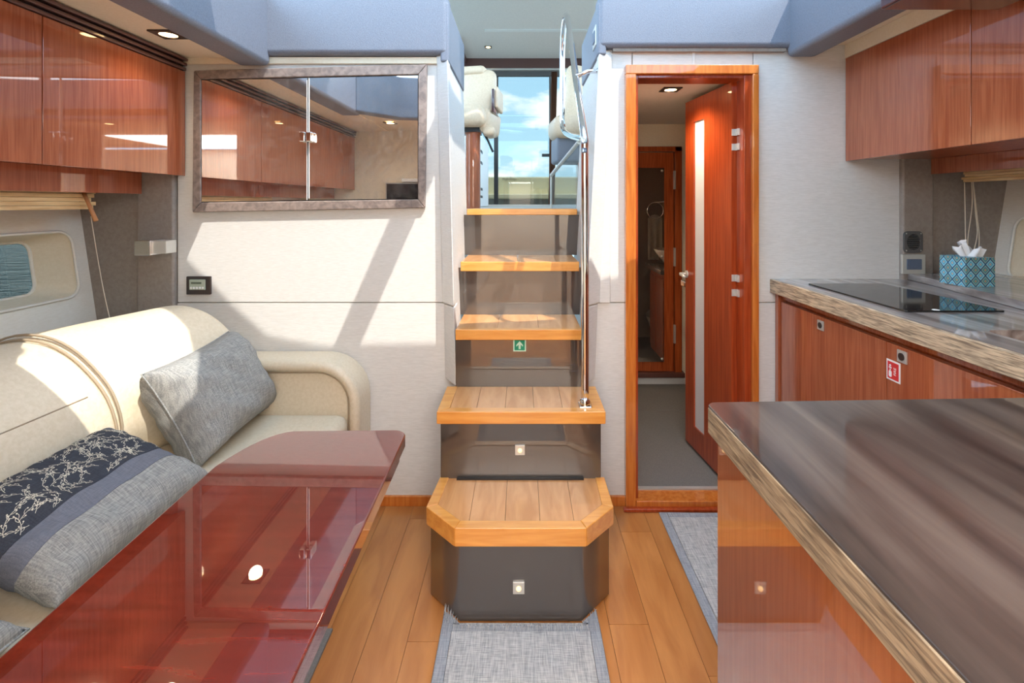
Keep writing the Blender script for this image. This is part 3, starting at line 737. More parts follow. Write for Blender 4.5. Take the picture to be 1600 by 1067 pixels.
downlight(-.44, 6.4, 3.36, 'small ceiling downlight above the sliding cockpit door', power=20)
downlight(.735, 2.40, 1.865, 'warm square ceiling downlight in the bathroom ceiling', power=13)

# ------------------------------------------------------------------ SOFA
sf = thing('sofa', (-1.3, 1.2, 0), 'cream leather built-in sofa along the left side behind the red table', 'sofa')
prof = [(-1.24, .42), (-1.155, .46), (-1.115, .53), (-1.10, .61), (-1.13, .71), (-1.19, .79), (-1.26, .85), (-1.34, .884), (-1.43, .887), (-1.52, .85), (-1.59, .77), (-1.62, .62), (-1.62, .42)]
pc = Vector((-1.37, .62))
def sweep(y0, y1, off, ends=(1, 1), ny=16, drop=0.0, R=.045):
    bm = bmn(); rings = []
    P = smooth_path([(x, 0, z) for x, z in prof], 3)
    ys = [y0+R*(1-math.cos(a*PI/10)) for a in range(5)] + [y0+R+(y1-y0-2*R)*k/ny for k in range(ny+1)] + [y1-R+R*math.sin(a*PI/10) for a in range(1, 6)]
    for y in ys:
        e = 0
        if ends[0] and y < y0+R: e = 1-math.sqrt(max(0, 1-((y0+R-y)/R)**2))
        if ends[1] and y > y1-R: e = 1-math.sqrt(max(0, 1-((y-y1+R)/R)**2))
        ring = []
        for p in P:
            d = Vector((pc.x-p.x, pc.y-p.z)).normalized()*(e*R)
            ring.append(bm.verts.new((p.x+d.x+off(y), y, p.z+d.y-drop)))
        rings.append(ring)
    for A_, B_ in zip(rings, rings[1:]):
        for k in range(len(P)-1): bm.faces.new([A_[k], A_[k+1], B_[k+1], B_[k]])
    bm.faces.new(rings[0]); bm.faces.new(rings[-1][::-1])
    return bm
offA = lambda y: -.30*(1.97-y)
offB = lambda y: -.135-.05*(1.50-y)
put(sweep(1.49, 2.0, offA, (1, 1)), 'back_cushion', M_SOFA, sf, smooth=True)
put(sweep(.2, 1.52, offB, (0, 1), drop=.012), 'back_cushion', M_SOFA, sf, smooth=True)
# piping and stitched seams
P = smooth_path([(x, 0, z) for x, z in prof], 3)
put(tube([(p.x+offA(1.51)+(.002), 1.505, p.z+.004) for p in P[:-6]], .004, n=6), 'piping', M_SEAM, sf, smooth=True)
put(tube([(p.x+offB(1.47)+(.002), 1.485, p.z-.006) for p in P[:-6]], .004, n=6), 'piping', M_SEAM, sf, smooth=True)
put(tube([(P[13].x+offB(y)+.0, y, P[13].z-.012) for y in [.3+.06*k for k in range(20)]], .0022, n=5), 'seam', M_SEAM, sf, smooth=True)
box('seat_cushion', M_SOFA, -1.30, -.69, 1.12, 1.965, .31, .46, sf, .045, 5)
box('seat_cushion', M_SOFA, -1.35, -.69, .2, 1.115, .31, .46, sf, .045, 5)
box('base', M_SOFA, -1.5, -.72, .2, 2.0, .08, .31, sf, .01)
box('plinth', M_BLACK, -1.45, -.77, .2, 1.95, 0, .08, sf)
def armpts(i):
    a = []
    x0, x1, z1, r = -1.4, -.648-i, .668-i, .17-i
    a += [(x0, .09), (x1, .09), (x1, z1-r)]
    for k in range(1, 9): t = k/8*PI/2; a.append((x1-r+r*math.cos(t), z1-r+r*math.sin(t)))
    a.append((x0, z1)); return a
oa, ia = armpts(0), armpts(.042)
bm = slab(oa, [], XZ(1.955), .14, bev=.012); put(bm, 'arm_rest', M_SOFA, sf, smooth='auto')
bm = bmn()
mid = [((a[0]+b[0])/2, (a[1]+b[1])/2) for a, b in zip(oa, ia)]
# padded border roll
path = [(-1.4, 1.955, .668-.021)] + [(x, 1.955, z) for x, z in mid[2:-1]][::-1] + [(-.669, 1.955, .1)]
put(tube(path, .0225, n=12), 'arm_border', M_SOFA, sf, smooth=True)
put(tube([(x, 1.948, z) for x, z in [(-1.4, .668-.045)]+[q for q in armpts(.045)[2:-1]][::-1]+[(-.693, .3)]], .003, n=5), 'piping', M_SEAM, sf, smooth=True)

# ------------------------------------------------------------------ CUSHIONS
class Pillow:
    def __init__(s, c, U, V, w, h, th, seed, sag=0.0):
        s.c = Vector(c); s.U = Vector(U).normalized(); V = Vector(V); s.V = (V-s.U*V.dot(s.U)).normalized(); s.Nn = s.U.cross(s.V)
        s.w, s.h, s.th, s.sag = w, h, th, sag; r = random.Random(seed)
        s.ph = [(r.uniform(4, 11), r.uniform(4, 11), r.uniform(0, 6), r.uniform(.0012, .003)) for _ in range(7)]
    def pt(s, u, v, side, lift=0):
        # pull edges in, leave pointed corners
        pu = 1-.06*(1-abs(v)**2.2) ; pv = 1-.07*(1-abs(u)**2.2)
        x, y = u*s.w/2*pu, v*s.h/2*pv
        k = max(0, (1-u**4))*max(0, (1-v**4)); t = s.th/2*k**.48
        for a, b, p, m in s.ph: t += m*math.sin(a*u+b*v+p)*k**.4*(1.2-.5*k)
        # puckers at the seams
        t += .004*math.sin(u*26+v*3)*max(0, abs(v)-.55)*k**.3*2+.004*math.sin(v*22+1)*max(0, abs(u)-.6)*k**.3*2
        n = s.Nn*(side*(t+lift*1.0)-s.sag*(u*u))
        return s.c+s.U*x+s.V*y+n
def pillow_mesh(pl, u0, u1, nu, nv, axis='v'):
    """both faces of a strip of the pillow between two parameter values"""
    bm = bmn(); grids = []
    for side in (1, -1):
        g = []
        for i in range(nu+1):
            a = u0+(u1-u0)*i/nu; row = []
            for j in range(nv+1):
                b = -1+2*j/nv; q = (a, b) if axis == 'u' else (b, a)
                row.append(bm.verts.new(pl.pt(q[0], q[1], side)))
            g.append(row)
        grids.append(g)
        for i in range(nu):
            for j in range(nv): bm.faces.new([g[i][j], g[i+1][j], g[i+1][j+1], g[i][j+1]])
    bmesh.ops.remove_doubles(bm, verts=bm.verts, dist=.0004)
    return bm
# grey tweed cushion leaning on the back
def tweed_cushion(c, U, V, w, h, th, seed, label):
    p = Pillow(c, U, V, w, h, th, seed)
    t = thing('cushion', c, label, 'cushion', 'plain tweed cushions on the sofa')
    put(pillow_mesh(p, -1, 1, 44, 44, 'u'), 'cover', M_TWEED, t, smooth=True)
    loop = [p.pt(u, v, 1) for u, v in [(-1+2*k/14, -1) for k in range(14)]+[(1, -1+2*k/10) for k in range(10)]+[(1-2*k/14, 1) for k in range(14)]+[(-1, 1-2*k/10) for k in range(10)]]
    put(tube(loop, .0028, closed=True, n=6), 'seam', M_TWEED, t, smooth=True)
    return t
tweed_cushion((-1.10, 1.745, .625), (.0, .40, .015), (-.15, .01, .27), .45, .345, .23, 3, 'grey tweed cushion standing upright in the aft corner of the sofa')
tweed_cushion((-1.085, .69, .545), (0, 1, 0), (-.3, 0, .10), .46, .32, .13, 8, 'grey tweed cushion corner nearest the camera at the lower left')
# patterned cushion lying against the back
pp = Pillow((-1.085, 1.21, .56), (.01, .46, 0), (-.275, 0, .115), .475, .35, .14, 5)
pc_ = thing('cushion', pp.c, 'charcoal cushion with ivory vine embroidery, slate band and tweed strip', 'cushion')
put(pillow_mesh(pp, -.10, 1, 28, 50), 'patterned_panel', M_NAVY, pc_, smooth=True)
put(pillow_mesh(pp, -.40, -.10, 10, 50), 'band_panel', M_BAND, pc_, smooth=True)
put(pillow_mesh(pp, -1, -.40, 18, 50), 'tweed_panel', M_TWEED, pc_, smooth=True)
put(tube([pp.pt(u, -.10, 1, .0005) for u in [-1+.05*k for k in range(41)]], .0012, n=5), 'seam', M_NAVY, pc_)
put(tube([pp.pt(u, -.40, 1, .0005) for u in [-1+.05*k for k in range(41)]], .0012, n=5), 'seam', M_BAND, pc_)
def vines():
    """ivory stems with curled side shoots and dots, laid on the panel surface"""
    bm = bmn(); rr = random.Random(11); W2, H2 = .475/2, .35/2
    def ribbon(path, w):
        pts = [(x, y) for x, y in path if -.95 < x/W2 < .95 and -.07 < y/H2 < .95]
        if len(pts) < 3: return
        prev = None
        for i, (x, y) in enumerate(pts):
            a = pts[max(i-1, 0)]; b = pts[min(i+1, len(pts)-1)]; dx, dy = b[0]-a[0], b[1]-a[1]; l = math.hypot(dx, dy) or 1
            ox, oy = -dy/l*w/2, dx/l*w/2
            cur = [bm.verts.new(pp.pt((x+s_*ox)/W2, (y+s_*oy)/H2, 1, .0007)) for s_ in (-1, 1)]
            if prev and math.hypot(x-px_, y-py_) < .02: bm.faces.new([prev[0], prev[1], cur[1], cur[0]])
            prev = cur; px_, py_ = x, y
    def dot(x, y, r):
        if not (-.93 < x/W2 < .93 and -.06 < y/H2 < .93): return
        bm.faces.new([bm.verts.new(pp.pt((x+r*math.cos(k*PI/4))/W2, (y+r*math.sin(k*PI/4))/H2, 1, .0009)) for k in range(8)])
    def shoot(x, y, a, n, curl, w, depth):
        path = [(x, y)]; c = 0
        for q in range(n):
            c = curl*(.25+1.5*q/n); a += c
            x += .0016*math.cos(a); y += .0016*math.sin(a); path.append((x, y))
            if depth and q % 5 == 4:
                sd_ = 1 if (q//5) % 2 else -1
                shoot(x, y, a+sd_*.9, rr.choice((5, 7, 9)) if depth == 1 else rr.choice((14, 18)), -sd_*.18 if depth == 1 else -sd_*.10, w*.85, depth-1)
        ribbon(path, w); dot(x, y, .0016)
    for jy in range(7):
        for k in range(16):
            shoot(-W2+.014+(k+.5*(jy % 2))*.0295+rr.uniform(-.007, .007), -.015+jy*.027+rr.uniform(-.008, .008), rr.uniform(.2, 2.9), 32, rr.choice((-1, 1))*.036, .0011, 1)
    return bm
put(vines(), 'vine_embroidery', M_VINE, pc_, kind='stuff', recalc=False)

# ------------------------------------------------------------------ TABLE
tb = thing('table', (-.5, .8, 0), 'high gloss red mahogany dining table in front of the cream sofa', 'table')
def ttop(i):
    x0, x1, y0, y1 = -.705+i, -.302-i, .12+i, 1.292-i
    pts = [(x0, y0), (x1, y0)]
    r = .035
    pts += [(x1-r+r*math.cos(k*PI/12), y1-r+r*math.sin(k*PI/12)) for k in range(7)]
    pts += smooth2((-.60, y1), (-.672, y1-.012), (x0, y1-.17))
    return pts
def smooth2(a, b, c):
    return [((1-t)**2*a[0]+2*t*(1-t)*b[0]+t*t*c[0], (1-t)**2*a[1]+2*t*(1-t)*b[1]+t*t*c[1]) for t in [k/8 for k in range(9)]]
Rt = Matrix.Rotation(math.radians(1.2), 4, 'Z'); piv = Vector((-.31, 1.29, 0))
def tmap(z): 
    def f(u, v, w): p = Rt @ (Vector((u, v, z+w))-piv) + piv; return (p.x, p.y, p.z)
    return f
put(slab(ttop(0), [], tmap(.668), .032, bev=.004), 'table_top', M_TABLE, tb, smooth='auto')
put(slab(ttop(.012), [], tmap(.636), .03, bev=.003), 'folded_leaf', M_TABLE, tb, smooth='auto')
box('apron', M_TABLE, -.64, -.37, .3, 1.12, .59, .635, tb, .003)
put(lathe([(.15, .0), (.15, .012), (.06, .03), (.042, .05), (.042, .55), (.1, .59)], (-.505, .75, 0.008), 'z', 28), 'pedestal', M_DARKCH, tb, smooth='auto')

# ------------------------------------------------------------------ RUGS
def rug(name, x0, x1, y0, y1, label, ragged=False, border=.03):
    r = thing(name, ((x0+x1)/2, (y0+y1)/2, 0), label, 'rug')
    box('field', M_RUG, x0+border, x1-border, y0, y1-(0 if ragged else border), 0.0005, .007, r)
    box('border', M_RUGB, x0, x0+border-.001, y0, y1, 0.0005, .0075, r, .002)
    box('border', M_RUGB, x1-border+.001, x1, y0, y1, 0.0005, .0075, r, .002)
    if not ragged: box('border', M_RUGB, x0+border, x1-border, y1-border+.001, y1, 0.0005, .0075, r, .002)
    put(tube([(x0, y0, .005), (x0, y1, .005)]+([] if ragged else [(x1, y1, .005)])+[(x1, y1, .005), (x1, y0, .005)][(0 if ragged else 1):], .004, n=6) if not ragged else tube([(x0, y0, .005), (x0, y1, .005)], .004, n=6), 'binding', M_RUGB, r)
    if ragged: put(tube([(x1, y0, .005), (x1, y1, .005)], .004, n=6), 'binding', M_RUGB, r)
    return r
r1 = rug('runner_rug', -.241, .236, -.1, 1.50, 'light grey woven runner rug butted against the bottom stair step', True)
# ragged end: cut fringe climbing the front corners of the step box
bm = bmn(); rr = random.Random(4)
for k in range(150):
    x = -.241+.477*k/149; yb = 1.5
    if x < -.192: yb = 1.508+(-.192-x)*.95
    if x > .186: yb = 1.508+(x-.186)*.95
    h = .004+.018*max(0, (-.20-x)/.041)+rr.uniform(0, .004)
    y = yb-.008
    tube([(x, 1.47, .006), (x+rr.uniform(-.004, .004), y-.004, .006), (x+rr.uniform(-.006, .006), y, .006+h)], [.0022, .002, .0006], bm, 4)
put(bm, 'frayed_edge', M_RUGB, r1, kind='stuff')
for s_ in (-1, 1):
    bm = bmn(); x0, x1 = (-.241, -.192) if s_ < 0 else (.186, .236)
    v = [bm.verts.new(p) for p in ((x0, 1.495, .007), (x1, 1.495, .007), (x1, 1.500, .007), (x0, 1.543 if s_ < 0 else 1.5, .007))] if s_ < 0 else [bm.verts.new(p) for p in ((x0, 1.495, .007), (x1, 1.495, .007), (x1, 1.548, .007), (x0, 1.500, .007))]
    bm.faces.new(v); put(bm, 'corner_flap', M_RUGB, r1)
rug('galley_rug', .578, 1.02, .97, 2.035, 'light grey woven galley rug with bound edge right of the stairs', False)

# ------------------------------------------------------------------ RIGHT SIDE: galley
gc = thing('base_cabinet', (1.35, 1.4, 0), 'glossy cherry galley base cabinet under the grey streaked worktop', 'cabinet')
box('cabinet_body', M_CHERRYH, 1.125, 1.9, -.04, 2.095, .08, .905, gc)
box('end_stile', M_CHERRY, 1.092, 1.124, 2.07, 2.095, .0, .918, gc, .001)
box('rail', M_CHERRY, 1.108, 1.124, -.04, 2.068, .893, .918, gc, .0015)
for a, b in ((.72, 1.4655), (1.4685, 2.066), (-.04, .717)):
    d = box('cabinet_door', M_CHERRY, 1.10, 1.122, a, b, .12, .884, gc, .002)
    if a > 1.4: ky, kz = 1.786, .853
    elif a > .5: ky, kz = 1.403, .858
    else: continue
    box('latch_plate', M_SATIN, 1.0955, 1.10, ky-.0175, ky+.0175, kz-.0175, kz+.0175, d, .001)
    put(lathe([(.011, 0), (.011, .002), (.007, .003), (.0, .001)], (1.0955, ky, kz), '-x', 18), 'latch_button', M_DARKCH, d, smooth='auto')
box('plinth', M_BLACK, 1.16, 1.5, -.04, 2.09, 0, .079, gc)
fs = thing('fire_sign', (1.099, 1.42, .80), 'small red and white fire equipment sticker on the galley cabinet door', 'sign')
yc = 1.438; zc = .805
box('border', M_WHITE, 1.0985, 1.0999, yc-.026, yc+.026, zc-.030, zc+.030, fs)
box('panel', M_RED, 1.0975, 1.0986, yc-.021, yc+.021, zc-.025, zc+.025, fs)
def glyph(poly): put(slab(poly, [], YZ(1.0970), .0006), 'symbol', M_WHITE, fs)
# extinguisher on the (viewer's) left column, lettering column on the right
glyph(rrect(yc+.0045, yc+.0155, zc-.02, zc-.002, .003, 3))
glyph([(yc+.008, zc-.001), (yc+.012, zc-.001), (yc+.012, zc+.004), (yc+.008, zc+.004)])
glyph([(yc+.004, zc+.006), (yc+.016, zc+.006), (yc+.014, zc+.010), (yc+.006, zc+.010)])
glyph([(yc+.006, zc+.012), (yc+.014, zc+.012), (yc+.014, zc+.015), (yc+.008, zc+.018)])
fc = bpy.data.curves.new('letter_curve', 'FONT'); fc.body = 'FIRE'; fc.size = .013; fc.extrude = .0002; fc.align_x = 'CENTER'; fc.align_y = 'CENTER'
tmp = bpy.data.objects.new('letter_tmp', fc); COL.objects.link(tmp); bpy.context.view_layer.update()
lme = bpy.data.meshes.new_from_object(tmp.evaluated_get(bpy.context.evaluated_depsgraph_get())); bpy.data.objects.remove(tmp)
lme.materials.clear(); lme.materials.append(M_WHITE)
fo = bpy.data.objects.new('lettering', lme); COL.objects.link(fo)
fo.parent = fs; fo.matrix_local = Matrix.Translation(Vector((1.0970, yc-.009, zc))-wloc(fs)) @ Matrix(((0, 0, -1, 0), (0, 1, 0, 0), (1, 0, 0, 0), (0, 0, 0, 1)))

wt = thing('worktop', (1.3, 1.2, .92), 'grey streaked galley worktop with a ridged front edge along the hull', 'worktop')
sk = rrect(1.185, 1.47, .86, 1.25, .03, 4)
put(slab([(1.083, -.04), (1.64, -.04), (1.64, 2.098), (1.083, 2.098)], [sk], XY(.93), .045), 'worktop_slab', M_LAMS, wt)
box('front_edge', M_LAME, 1.070, 1.0825, -.04, 2.098, .918, .9755, wt, .003)
def ledgex(y): return 1.60 if y > 1.9 else 1.60-.18*(1.9-y)**1.0
ys = [2.098, 1.9, 1.6, 1.3, 1.0, .5]
for a, b in zip(ys, ys[1:]): pass
led = [(1.632, 2.098), (1.60, 1.9), (1.545, 1.65), (1.50, 1.436), (1.46, 1.2), (1.44, .9), (1.44, -.04), (2.15, -.04), (2.15, 2.098)]
led = [(x+.02 if x < 2 else x, y) for x, y in led]
put(slab(led, [], XY(.9755), .026, bev=.002), 'rear_ledge', M_LAMS, wt)
snk = thing('sink', (1.33, 1.05, .78), 'undermounted metal galley sink cut into the streaked worktop', 'sink')
bm = bmn(); r0 = rrect(1.18, 1.475, .855, 1.255, .035, 4); r1_ = rrect(1.20, 1.455, .875, 1.235, .03, 4)
a = [bm.verts.new((x, y, .929)) for x, y in r0]; b = [bm.verts.new((x, y, .80)) for x, y in r1_]
for i in range(len(a)): j = (i+1) % len(a); bm.faces.new([a[i], a[j], b[j], b[i]])
bm.faces.new(b); put(bm, 'bowl', M_SILL, snk, smooth='auto')
put(lathe([(.03, .002), (.026, .004), (0, .003)], (1.33, 1.05, .80), 'z', 20), 'drain', M_STEEL, snk, smooth=True)
hob = thing('cooktop', (1.3, 1.7, .976), 'black glass ceramic cooktop set in the streaked galley worktop', 'cooktop')
put(slab(rrect(1.148, 1.445, 1.452, 1.95, .006, 3), [], XY(.975), .0055, bev=.001), 'glass_plate', M_GLASSB, hob, smooth='auto')
put(lathe([(.010, 0), (.009, .001), (0, .0012)], (1.245, 1.462, .9805), 'z', 20), 'touch_mark', M_WHITE, hob)

# vent and switch on the right pillar
vg = thing('vent', (1.69, 2.08, 1.13), 'round black louvred vent on the taupe pillar above the worktop', 'vent')
c = at(1426, 378, 2.076)
put(slab(rrect(c.x-.040, c.x+.040, c.z-.046, c.z+.046, .018, 5), [[(c.x+.029*math.cos(k*PI/12), c.z+.034*math.sin(k*PI/12)) for k in range(24)]], XZ(2.070), .009, bev=.001), 'bezel', M_DKGREY, vg, smooth='auto')
put(lathe([(.034, 0), (0, .0005)], (c.x, 2.0785, c.z), '-y', 20), 'backing', M_BLACK, vg)
for k in range(7):
    z = c.z-.027+.009*k; hw = math.sqrt(max(0, 1-((z-c.z)/.034)**2))*.028
    put(hexa(bmn(), [(c.x-hw, 2.070, z-.003), (c.x+hw, 2.070, z-.003), (c.x+hw, 2.077, z), (c.x-hw, 2.077, z), (c.x-hw, 2.070, z-.001), (c.x+hw, 2.070, z-.001), (c.x+hw, 2.077, z+.002), (c.x-hw, 2.077, z+.002)]), 'louvre', M_DKGREY, vg)
for sx_ in (-1, 1):
    for sz in (-1, 1): put(lathe([(.003, 0), (0, .001)], (c.x+sx_*.031, 2.07, c.z+sz*.036), '-y', 8), 'screw', M_SATIN, vg)
sw = thing('light_switch', (1.69, 2.08, 1.04), 'satin framed switch plate with blue grey rockers under the round vent', 'switch')
c = at(1426, 412.5, 2.076)
box('plate', M_SATIN, c.x-.050, c.x+.050, 2.068, 2.08, c.z-.042, c.z+.042, sw, .003)
box('rocker', M_BLUEG, c.x-.032, c.x-.015, 2.064, 2.068, c.z-.022, c.z+.022, sw, .001)
box('rocker', M_BLUEG, c.x-.0142, c.x+.03, 2.064, 2.068, c.z-.022, c.z+.022, sw, .001)

# tissue box
tx = thing('tissue_box', (1.66, 1.80, 1.0015), 'square tissue box printed with teal and cream scallops on the worktop ledge', 'tissue box')
def tissue():
    s_ = .0535; h = .104; z0 = 1.002; bm = bmn(); uvl = bm.loops.layers.uv.new('UVMap')
    P = [(-s_, -s_), (s_, -s_), (s_, s_), (-s_, s_)]
    R_ = Matrix.Rotation(math.radians(1.5), 2); P = [R_ @ Vector(p) + Vector((1.6405, 1.7935)) for p in P]
    lo_ = [bm.verts.new((p.x, p.y, z0)) for p in P]; hi_ = [bm.verts.new((p.x, p.y, z0+h)) for p in P]
    for i in range(4):
        j = (i+1) % 4; f = bm.faces.new([lo_[i], lo_[j], hi_[j], hi_[i]])
        for l, q in zip(f.loops, ((0, 0), (1, 0), (1, 1), (0, 1))): l[uvl].uv = q
    f = bm.faces.new(hi_)
    for l, q in zip(f.loops, ((0, 0), (1, 0), (1, 1), (0, 1))): l[uvl].uv = q
    bm.faces.new(lo_[::-1]); return bm
put(tissue(), 'carton', M_TISSUE, tx)
# the tissue: a crumpled fan rising from a slot
bm = bmn(); g = []; rr = random.Random(9)
for i in range(13):
    u = i/12-.5; row = []
    for j in range(9):
        v = j/8
        top = .066*(1-.9*abs(u-.02))+.006*math.sin(u*23)
        w = .066*(.62+.5*math.sin(v*PI*.85)*.8)
        x = 1.638+u*w+.02*v*(.1-u)*0; y = 1.79+.012*math.sin(u*17+v*3)*(.35+v)+.012*v
        row.append(bm.verts.new((x-.008*v, y, 1.100+top*v)))
    g.append(row)
for i in range(12):
    for j in range(8): bm.faces.new([g[i][j], g[i+1][j], g[i+1][j+1], g[i][j+1]])
put(bm, 'tissue', M_PAPER, tx, smooth=True)
g = bmn(); gg = []
for i in range(7):
    row = []
    for j in range(6):
        u = i/6-.5; v = j/5
        row.append(g.verts.new((1.655+u*.036*(1-.3*v)+.012*v, 1.78+.012*math.sin(u*9)-.012*v, 1.100+.045*v*(1-.5*abs(u)))))
    gg.append(row)
for i in range(6):
    for j in range(5): g.faces.new([gg[i][j], gg[i+1][j], gg[i+1][j+1], gg[i][j+1]])
put(g, 'tissue_fold', M_PAPER, tx, smooth=True)

# overhead cabinets on the right
rc = thing('wall_cabinet', (1.6, 1, 1.48), 'row of glossy cherry overhead cabinets above the galley worktop', 'cabinet')
box('cabinet_body', M_CHERRYH, 1.417, 2.0, -.04, 2.094, 1.49, 1.92, rc)
for a, b in ((-.04, .29), (.293, .90), (.903, 1.5085), (1.5115, 2.095)):
    box('cabinet_door', M_CHERRY, 1.395, 1.416, a, b, 1.4825, 1.924, rc, .0015)
box('valance', M_CHERRY, 1.746, 1.766, -.04, 2.075, 1.425, 1.49, rc, .0015)
hb = thing('hanging_screen_box', (1.1, 1.2, 1.8), 'dark mahogany trimmed box folded under the ceiling at upper right', 'ceiling box')
box('body', M_MAHOG, 1.03, 1.37, 1.205, 1.40, 1.855, 1.983, hb, .008, 3)
box('frame_edge', M_LOUV, 1.02, 1.375, 1.185, 1.204, 1.848, 1.87, hb, .005, 3)
box('screen', M_TV, 1.05, 1.35, 1.196, 1.2035, 1.872, 1.965, hb)

# island
isl = thing('island', (.75, .5, 0), 'kitchen island with dark streaked worktop and glossy cherry side at lower right', 'island')
pts = [(.358, -.04), (1.02, -.04), (1.02, .955)]
r = .02; pts += [(.352+r-r*math.sin(k*PI/12), .932-r+r*math.cos(k*PI/12)) for k in range(7)]
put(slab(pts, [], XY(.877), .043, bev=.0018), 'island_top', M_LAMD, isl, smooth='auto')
# worn edge band along the aisle side
put(hexa(bmn(), [(x, y, z) for z in (.8695, .9165) for x, y in ((.3545, -.04), (.359, -.04), (.355, .915), (.3505, .915))], .001), 'edge_band', M_LAMW, isl, smooth='auto')
box('cabinet_body', M_ISLW, .364, 1.0, -.04, .905, .06, .876, isl, .002)
box('plinth', M_BLACK, .40, .98, -.03, .86, 0, .06, isl)

# small switch on the right coaming end
cs = thing('coaming_switch', (.325, 2.05, 2.0), 'small steel rocker switch on the end of the right slate coaming', 'switch')
box('plate', M_SATIN, .3195, .3245, 2.10, 2.19, 1.985, 2.075, cs, .002)
box('rocker', M_BLUEG, .316, .3196, 2.12, 2.17, 2.005, 2.055, cs, .001)

# television on the forward bulkhead (seen in the mirror) with a white box on it
tv = thing('television', (-.9, -.02, 1.3), 'dark flat screen on the forward wall, seen only in the mirror', 'television')
box('bezel', M_SATIN, -1.17, -.45, -.044, -.012, 1.12, 1.48, tv, .004)
box('screen', M_TV, -1.16, -.46, -.0118, -.009, 1.13, 1.47, tv)
box('soundbar', M_WHITE, -1.03, -.6, -.044, .005, 1.484, 1.515, bev=.005, label='slim white box resting on top of the reflected dark television', cat='box')

# ------------------------------------------------------------------ UPPER DECK
def rbox(name, mat, c, sz, parent, bev=.04, rot=(0, 0, 0), seg=4):
    bm = bx(-sz[0]/2, sz[0]/2, -sz[1]/2, sz[1]/2, -sz[2]/2, sz[2]/2, bev, seg)
    from mathutils import Euler
    bmesh.ops.transform(bm, matrix=Matrix.Translation(c) @ Euler(rot).to_matrix().to_4x4(), verts=bm.verts)
    return put(bm, name, mat, parent, smooth=True)
hs = thing('helm_seat', (-.36, 3.5, 1.265), 'cream leather helm seat on a wooden pedestal up the stairs at left', 'seat')
rbox('backrest', M_HELM, (-.32, 3.62, 2.09), (.27, .12, .40), hs, .055, (-.05, 0, -.2))
rbox('headrest', M_HELM, (-.36, 3.62, 2.28), (.20, .11, .07), hs, .03, (0, 0, -.2))
rbox('seat_base_cushion', M_HELM, (-.36, 3.42, 1.90), (.27, .30, .15), hs, .055, (0, 0, -.2))
rbox('side_bolster', M_HELM, (-.225, 3.5, 1.875), (.075, .34, .17), hs, .035, (0, .12, -.2))
rbox('bolster_end', M_HELM, (-.225, 3.42, 1.80), (.085, .2, .07), hs, .03)
rbox('armrest', M_HELM, (-.165, 3.5, 2.04), (.03, .26, .15), hs, .014, (0, 0, -.1))
rbox('arm_frame', M_MAHOG, (-.187, 3.45, 2.01), (.018, .22, .16), hs, .006, (0, 0, -.1))
box('seat_slide', M_BLACK, -.42, -.29, 3.35, 3.55, 1.795, 1.825, hs)
put(lathe([(.052, 1.265), (.052, 1.78), (.06, 1.795)], (-.342, 3.42, 0), 'z', 24), 'pedestal', M_CHERRY, hs, smooth='auto')
put(tube([(-.27, 3.4, 1.80), (-.235, 3.4, 1.74), (-.20, 3.4, 1.66)], .008), 'lever', M_BLACK, hs)
hc = thing('galley_unit', (-.5, 5.4, 1.265), 'white upper deck cabinet with dark latches behind the helm seat', 'cabinet')
box('body', M_WHITE, -1.0, -.43, 5.0, 6.3, 1.266, 2.05, hc, .01)
for z in (1.36, 1.44, 1.72, 1.84): box('latch', M_BLACK, -.43, -.424, 5.1, 5.3, z, z+.025, hc)
ps = thing('companion_seat', (.42, 3.6, 1.265), 'cream companion seat with grey base up the stairs at right', 'seat')
rbox('backrest', M_HELM, (.44, 3.92, 2.16), (.20, .12, .50), ps, .055, (0, .1, .25))
rbox('seat_cushion', M_HELM, (.385, 3.72, 1.87), (.33, .34, .17), ps, .06, (0, 0, .1))
rbox('seat_base', M_COAM, (.40, 3.78, 1.71), (.30, .30, .20), ps, .02, (0, 0, .1))
box('seat_pedestal', M_CHERRY, .43, .55, 3.7, 3.85, 1.266, 1.62, ps, .004)
gr = thing('guard_panel', (.3, 3.1, 1.265), 'clear guard panel with a chrome top rail beside the landing', 'panel')
put(slab([(2.9, 1.266), (3.3, 1.266), (3.3, 1.48), (2.9, 1.66)], [], lambda u, v, w: (.20+(3.3-u)*.35+w, u, v), .006), 'glass', M_BRONZE, gr)
put(tube([(.20, 3.3, 1.49), (.34, 2.9, 1.665)], .012, n=8), 'top_rail', M_SATIN, gr)
put(tube([(.20, 3.3, 1.266), (.20, 3.3, 1.49)], .007, n=8), 'post', M_SATIN, gr)
wp = thing('trim_9', (.5, 3.3, 1.27), kind='structure')
box('wood_pillar', M_CHERRYH, .43, .52, 3.2, 3.3, 1.265, 2.30, wp, .004)
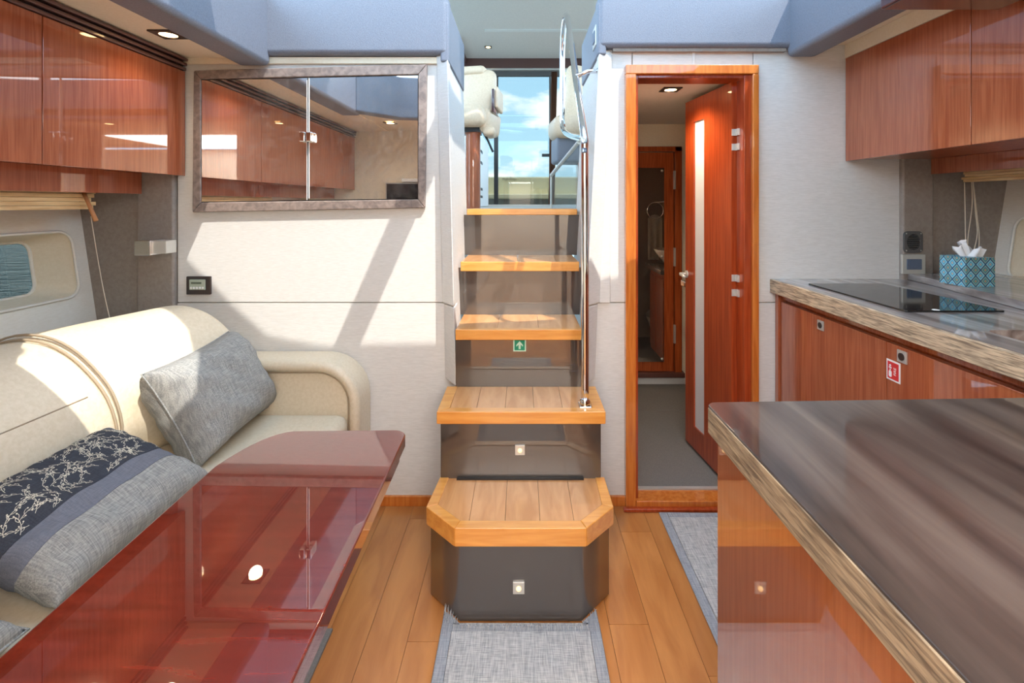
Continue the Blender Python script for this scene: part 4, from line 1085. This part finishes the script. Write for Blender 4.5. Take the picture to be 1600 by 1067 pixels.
box('pillar_cap', M_SATIN, .42, .53, 3.19, 3.31, 2.30, 2.325, wp, .003)
cu = thing('curtain', (.47, 6.7, 1.27), 'brown gathered curtain hanging right of the sliding cockpit door', 'curtain')
bm = bmn(); g = []
for i in range(25):
    row = []
    for j in range(9):
        v = j/8; x = .37+.085*(i/24)+.07*math.sin(v*PI)*.5*0+ (.04*v)
        row.append(bm.verts.new((x, 6.72+.02*math.sin(i*1.6), 1.29+1.83*v)))
    g.append(row)
for i in range(24):
    for j in range(8): bm.faces.new([g[i][j], g[i+1][j], g[i+1][j+1], g[i][j+1]])
put(bm, 'cloth', M_CURT, cu, smooth=True)
ck = thing('cockpit_bench', (0, 9, 1.27), 'long cream upholstered cockpit bench beyond the glass door', 'bench')
box('backrest', M_CREAM2, -1.7, 2.0, 8.9, 9.2, 1.45, 1.79, ck, .03, 4)
box('seat_cushion', M_CREAM2, -1.7, 2.0, 8.6, 8.95, 1.38, 1.47, ck, .02, 3)
box('base', M_GREYV, -1.7, 2.0, 8.65, 9.2, 1.266, 1.38, ck, .005)
sc_ = [(x*.0042, z*.0042) for x, z in ((-30, 0), (-26, 9), (-22, 2), (-16, -3), (-10, 8), (-6, 2), (0, 0), (4, 12), (8, 8), (5, 1), (12, 3), (18, 6), (22, 1), (30, 4))]
put(tube(smooth_path([(-.22+x, 8.893, 1.735+z) for x, z in sc_], 4), .004, n=5), 'embroidered_script', M_GREYV, ck)
# cockpit enclosure frame behind the bench
en = thing('trim_10', (0, 9.4, 1.3), kind='structure')
box('enclosure_post', M_GREYV, -1.3, -1.24, 9.3, 9.36, 1.2, 3.3, en)
box('enclosure_post', M_GREYV, 1.5, 1.56, 9.3, 9.36, 1.2, 3.3, en)
# windscreen frame posts forward, carrying the added roof plate
wsf = thing('trim_11', (0, -1.5, 2.0), kind='structure')
for x in (-1.65, 2.6): box('windscreen_post', M_DKGREY, x, x+.06, -1.5, -1.42, 1.97, 3.3, wsf)
for x in (-1.66, 1.98): box('side_post', M_DKGREY, x, x+.05, 3.0, 3.1, 1.26, 3.36, wsf)
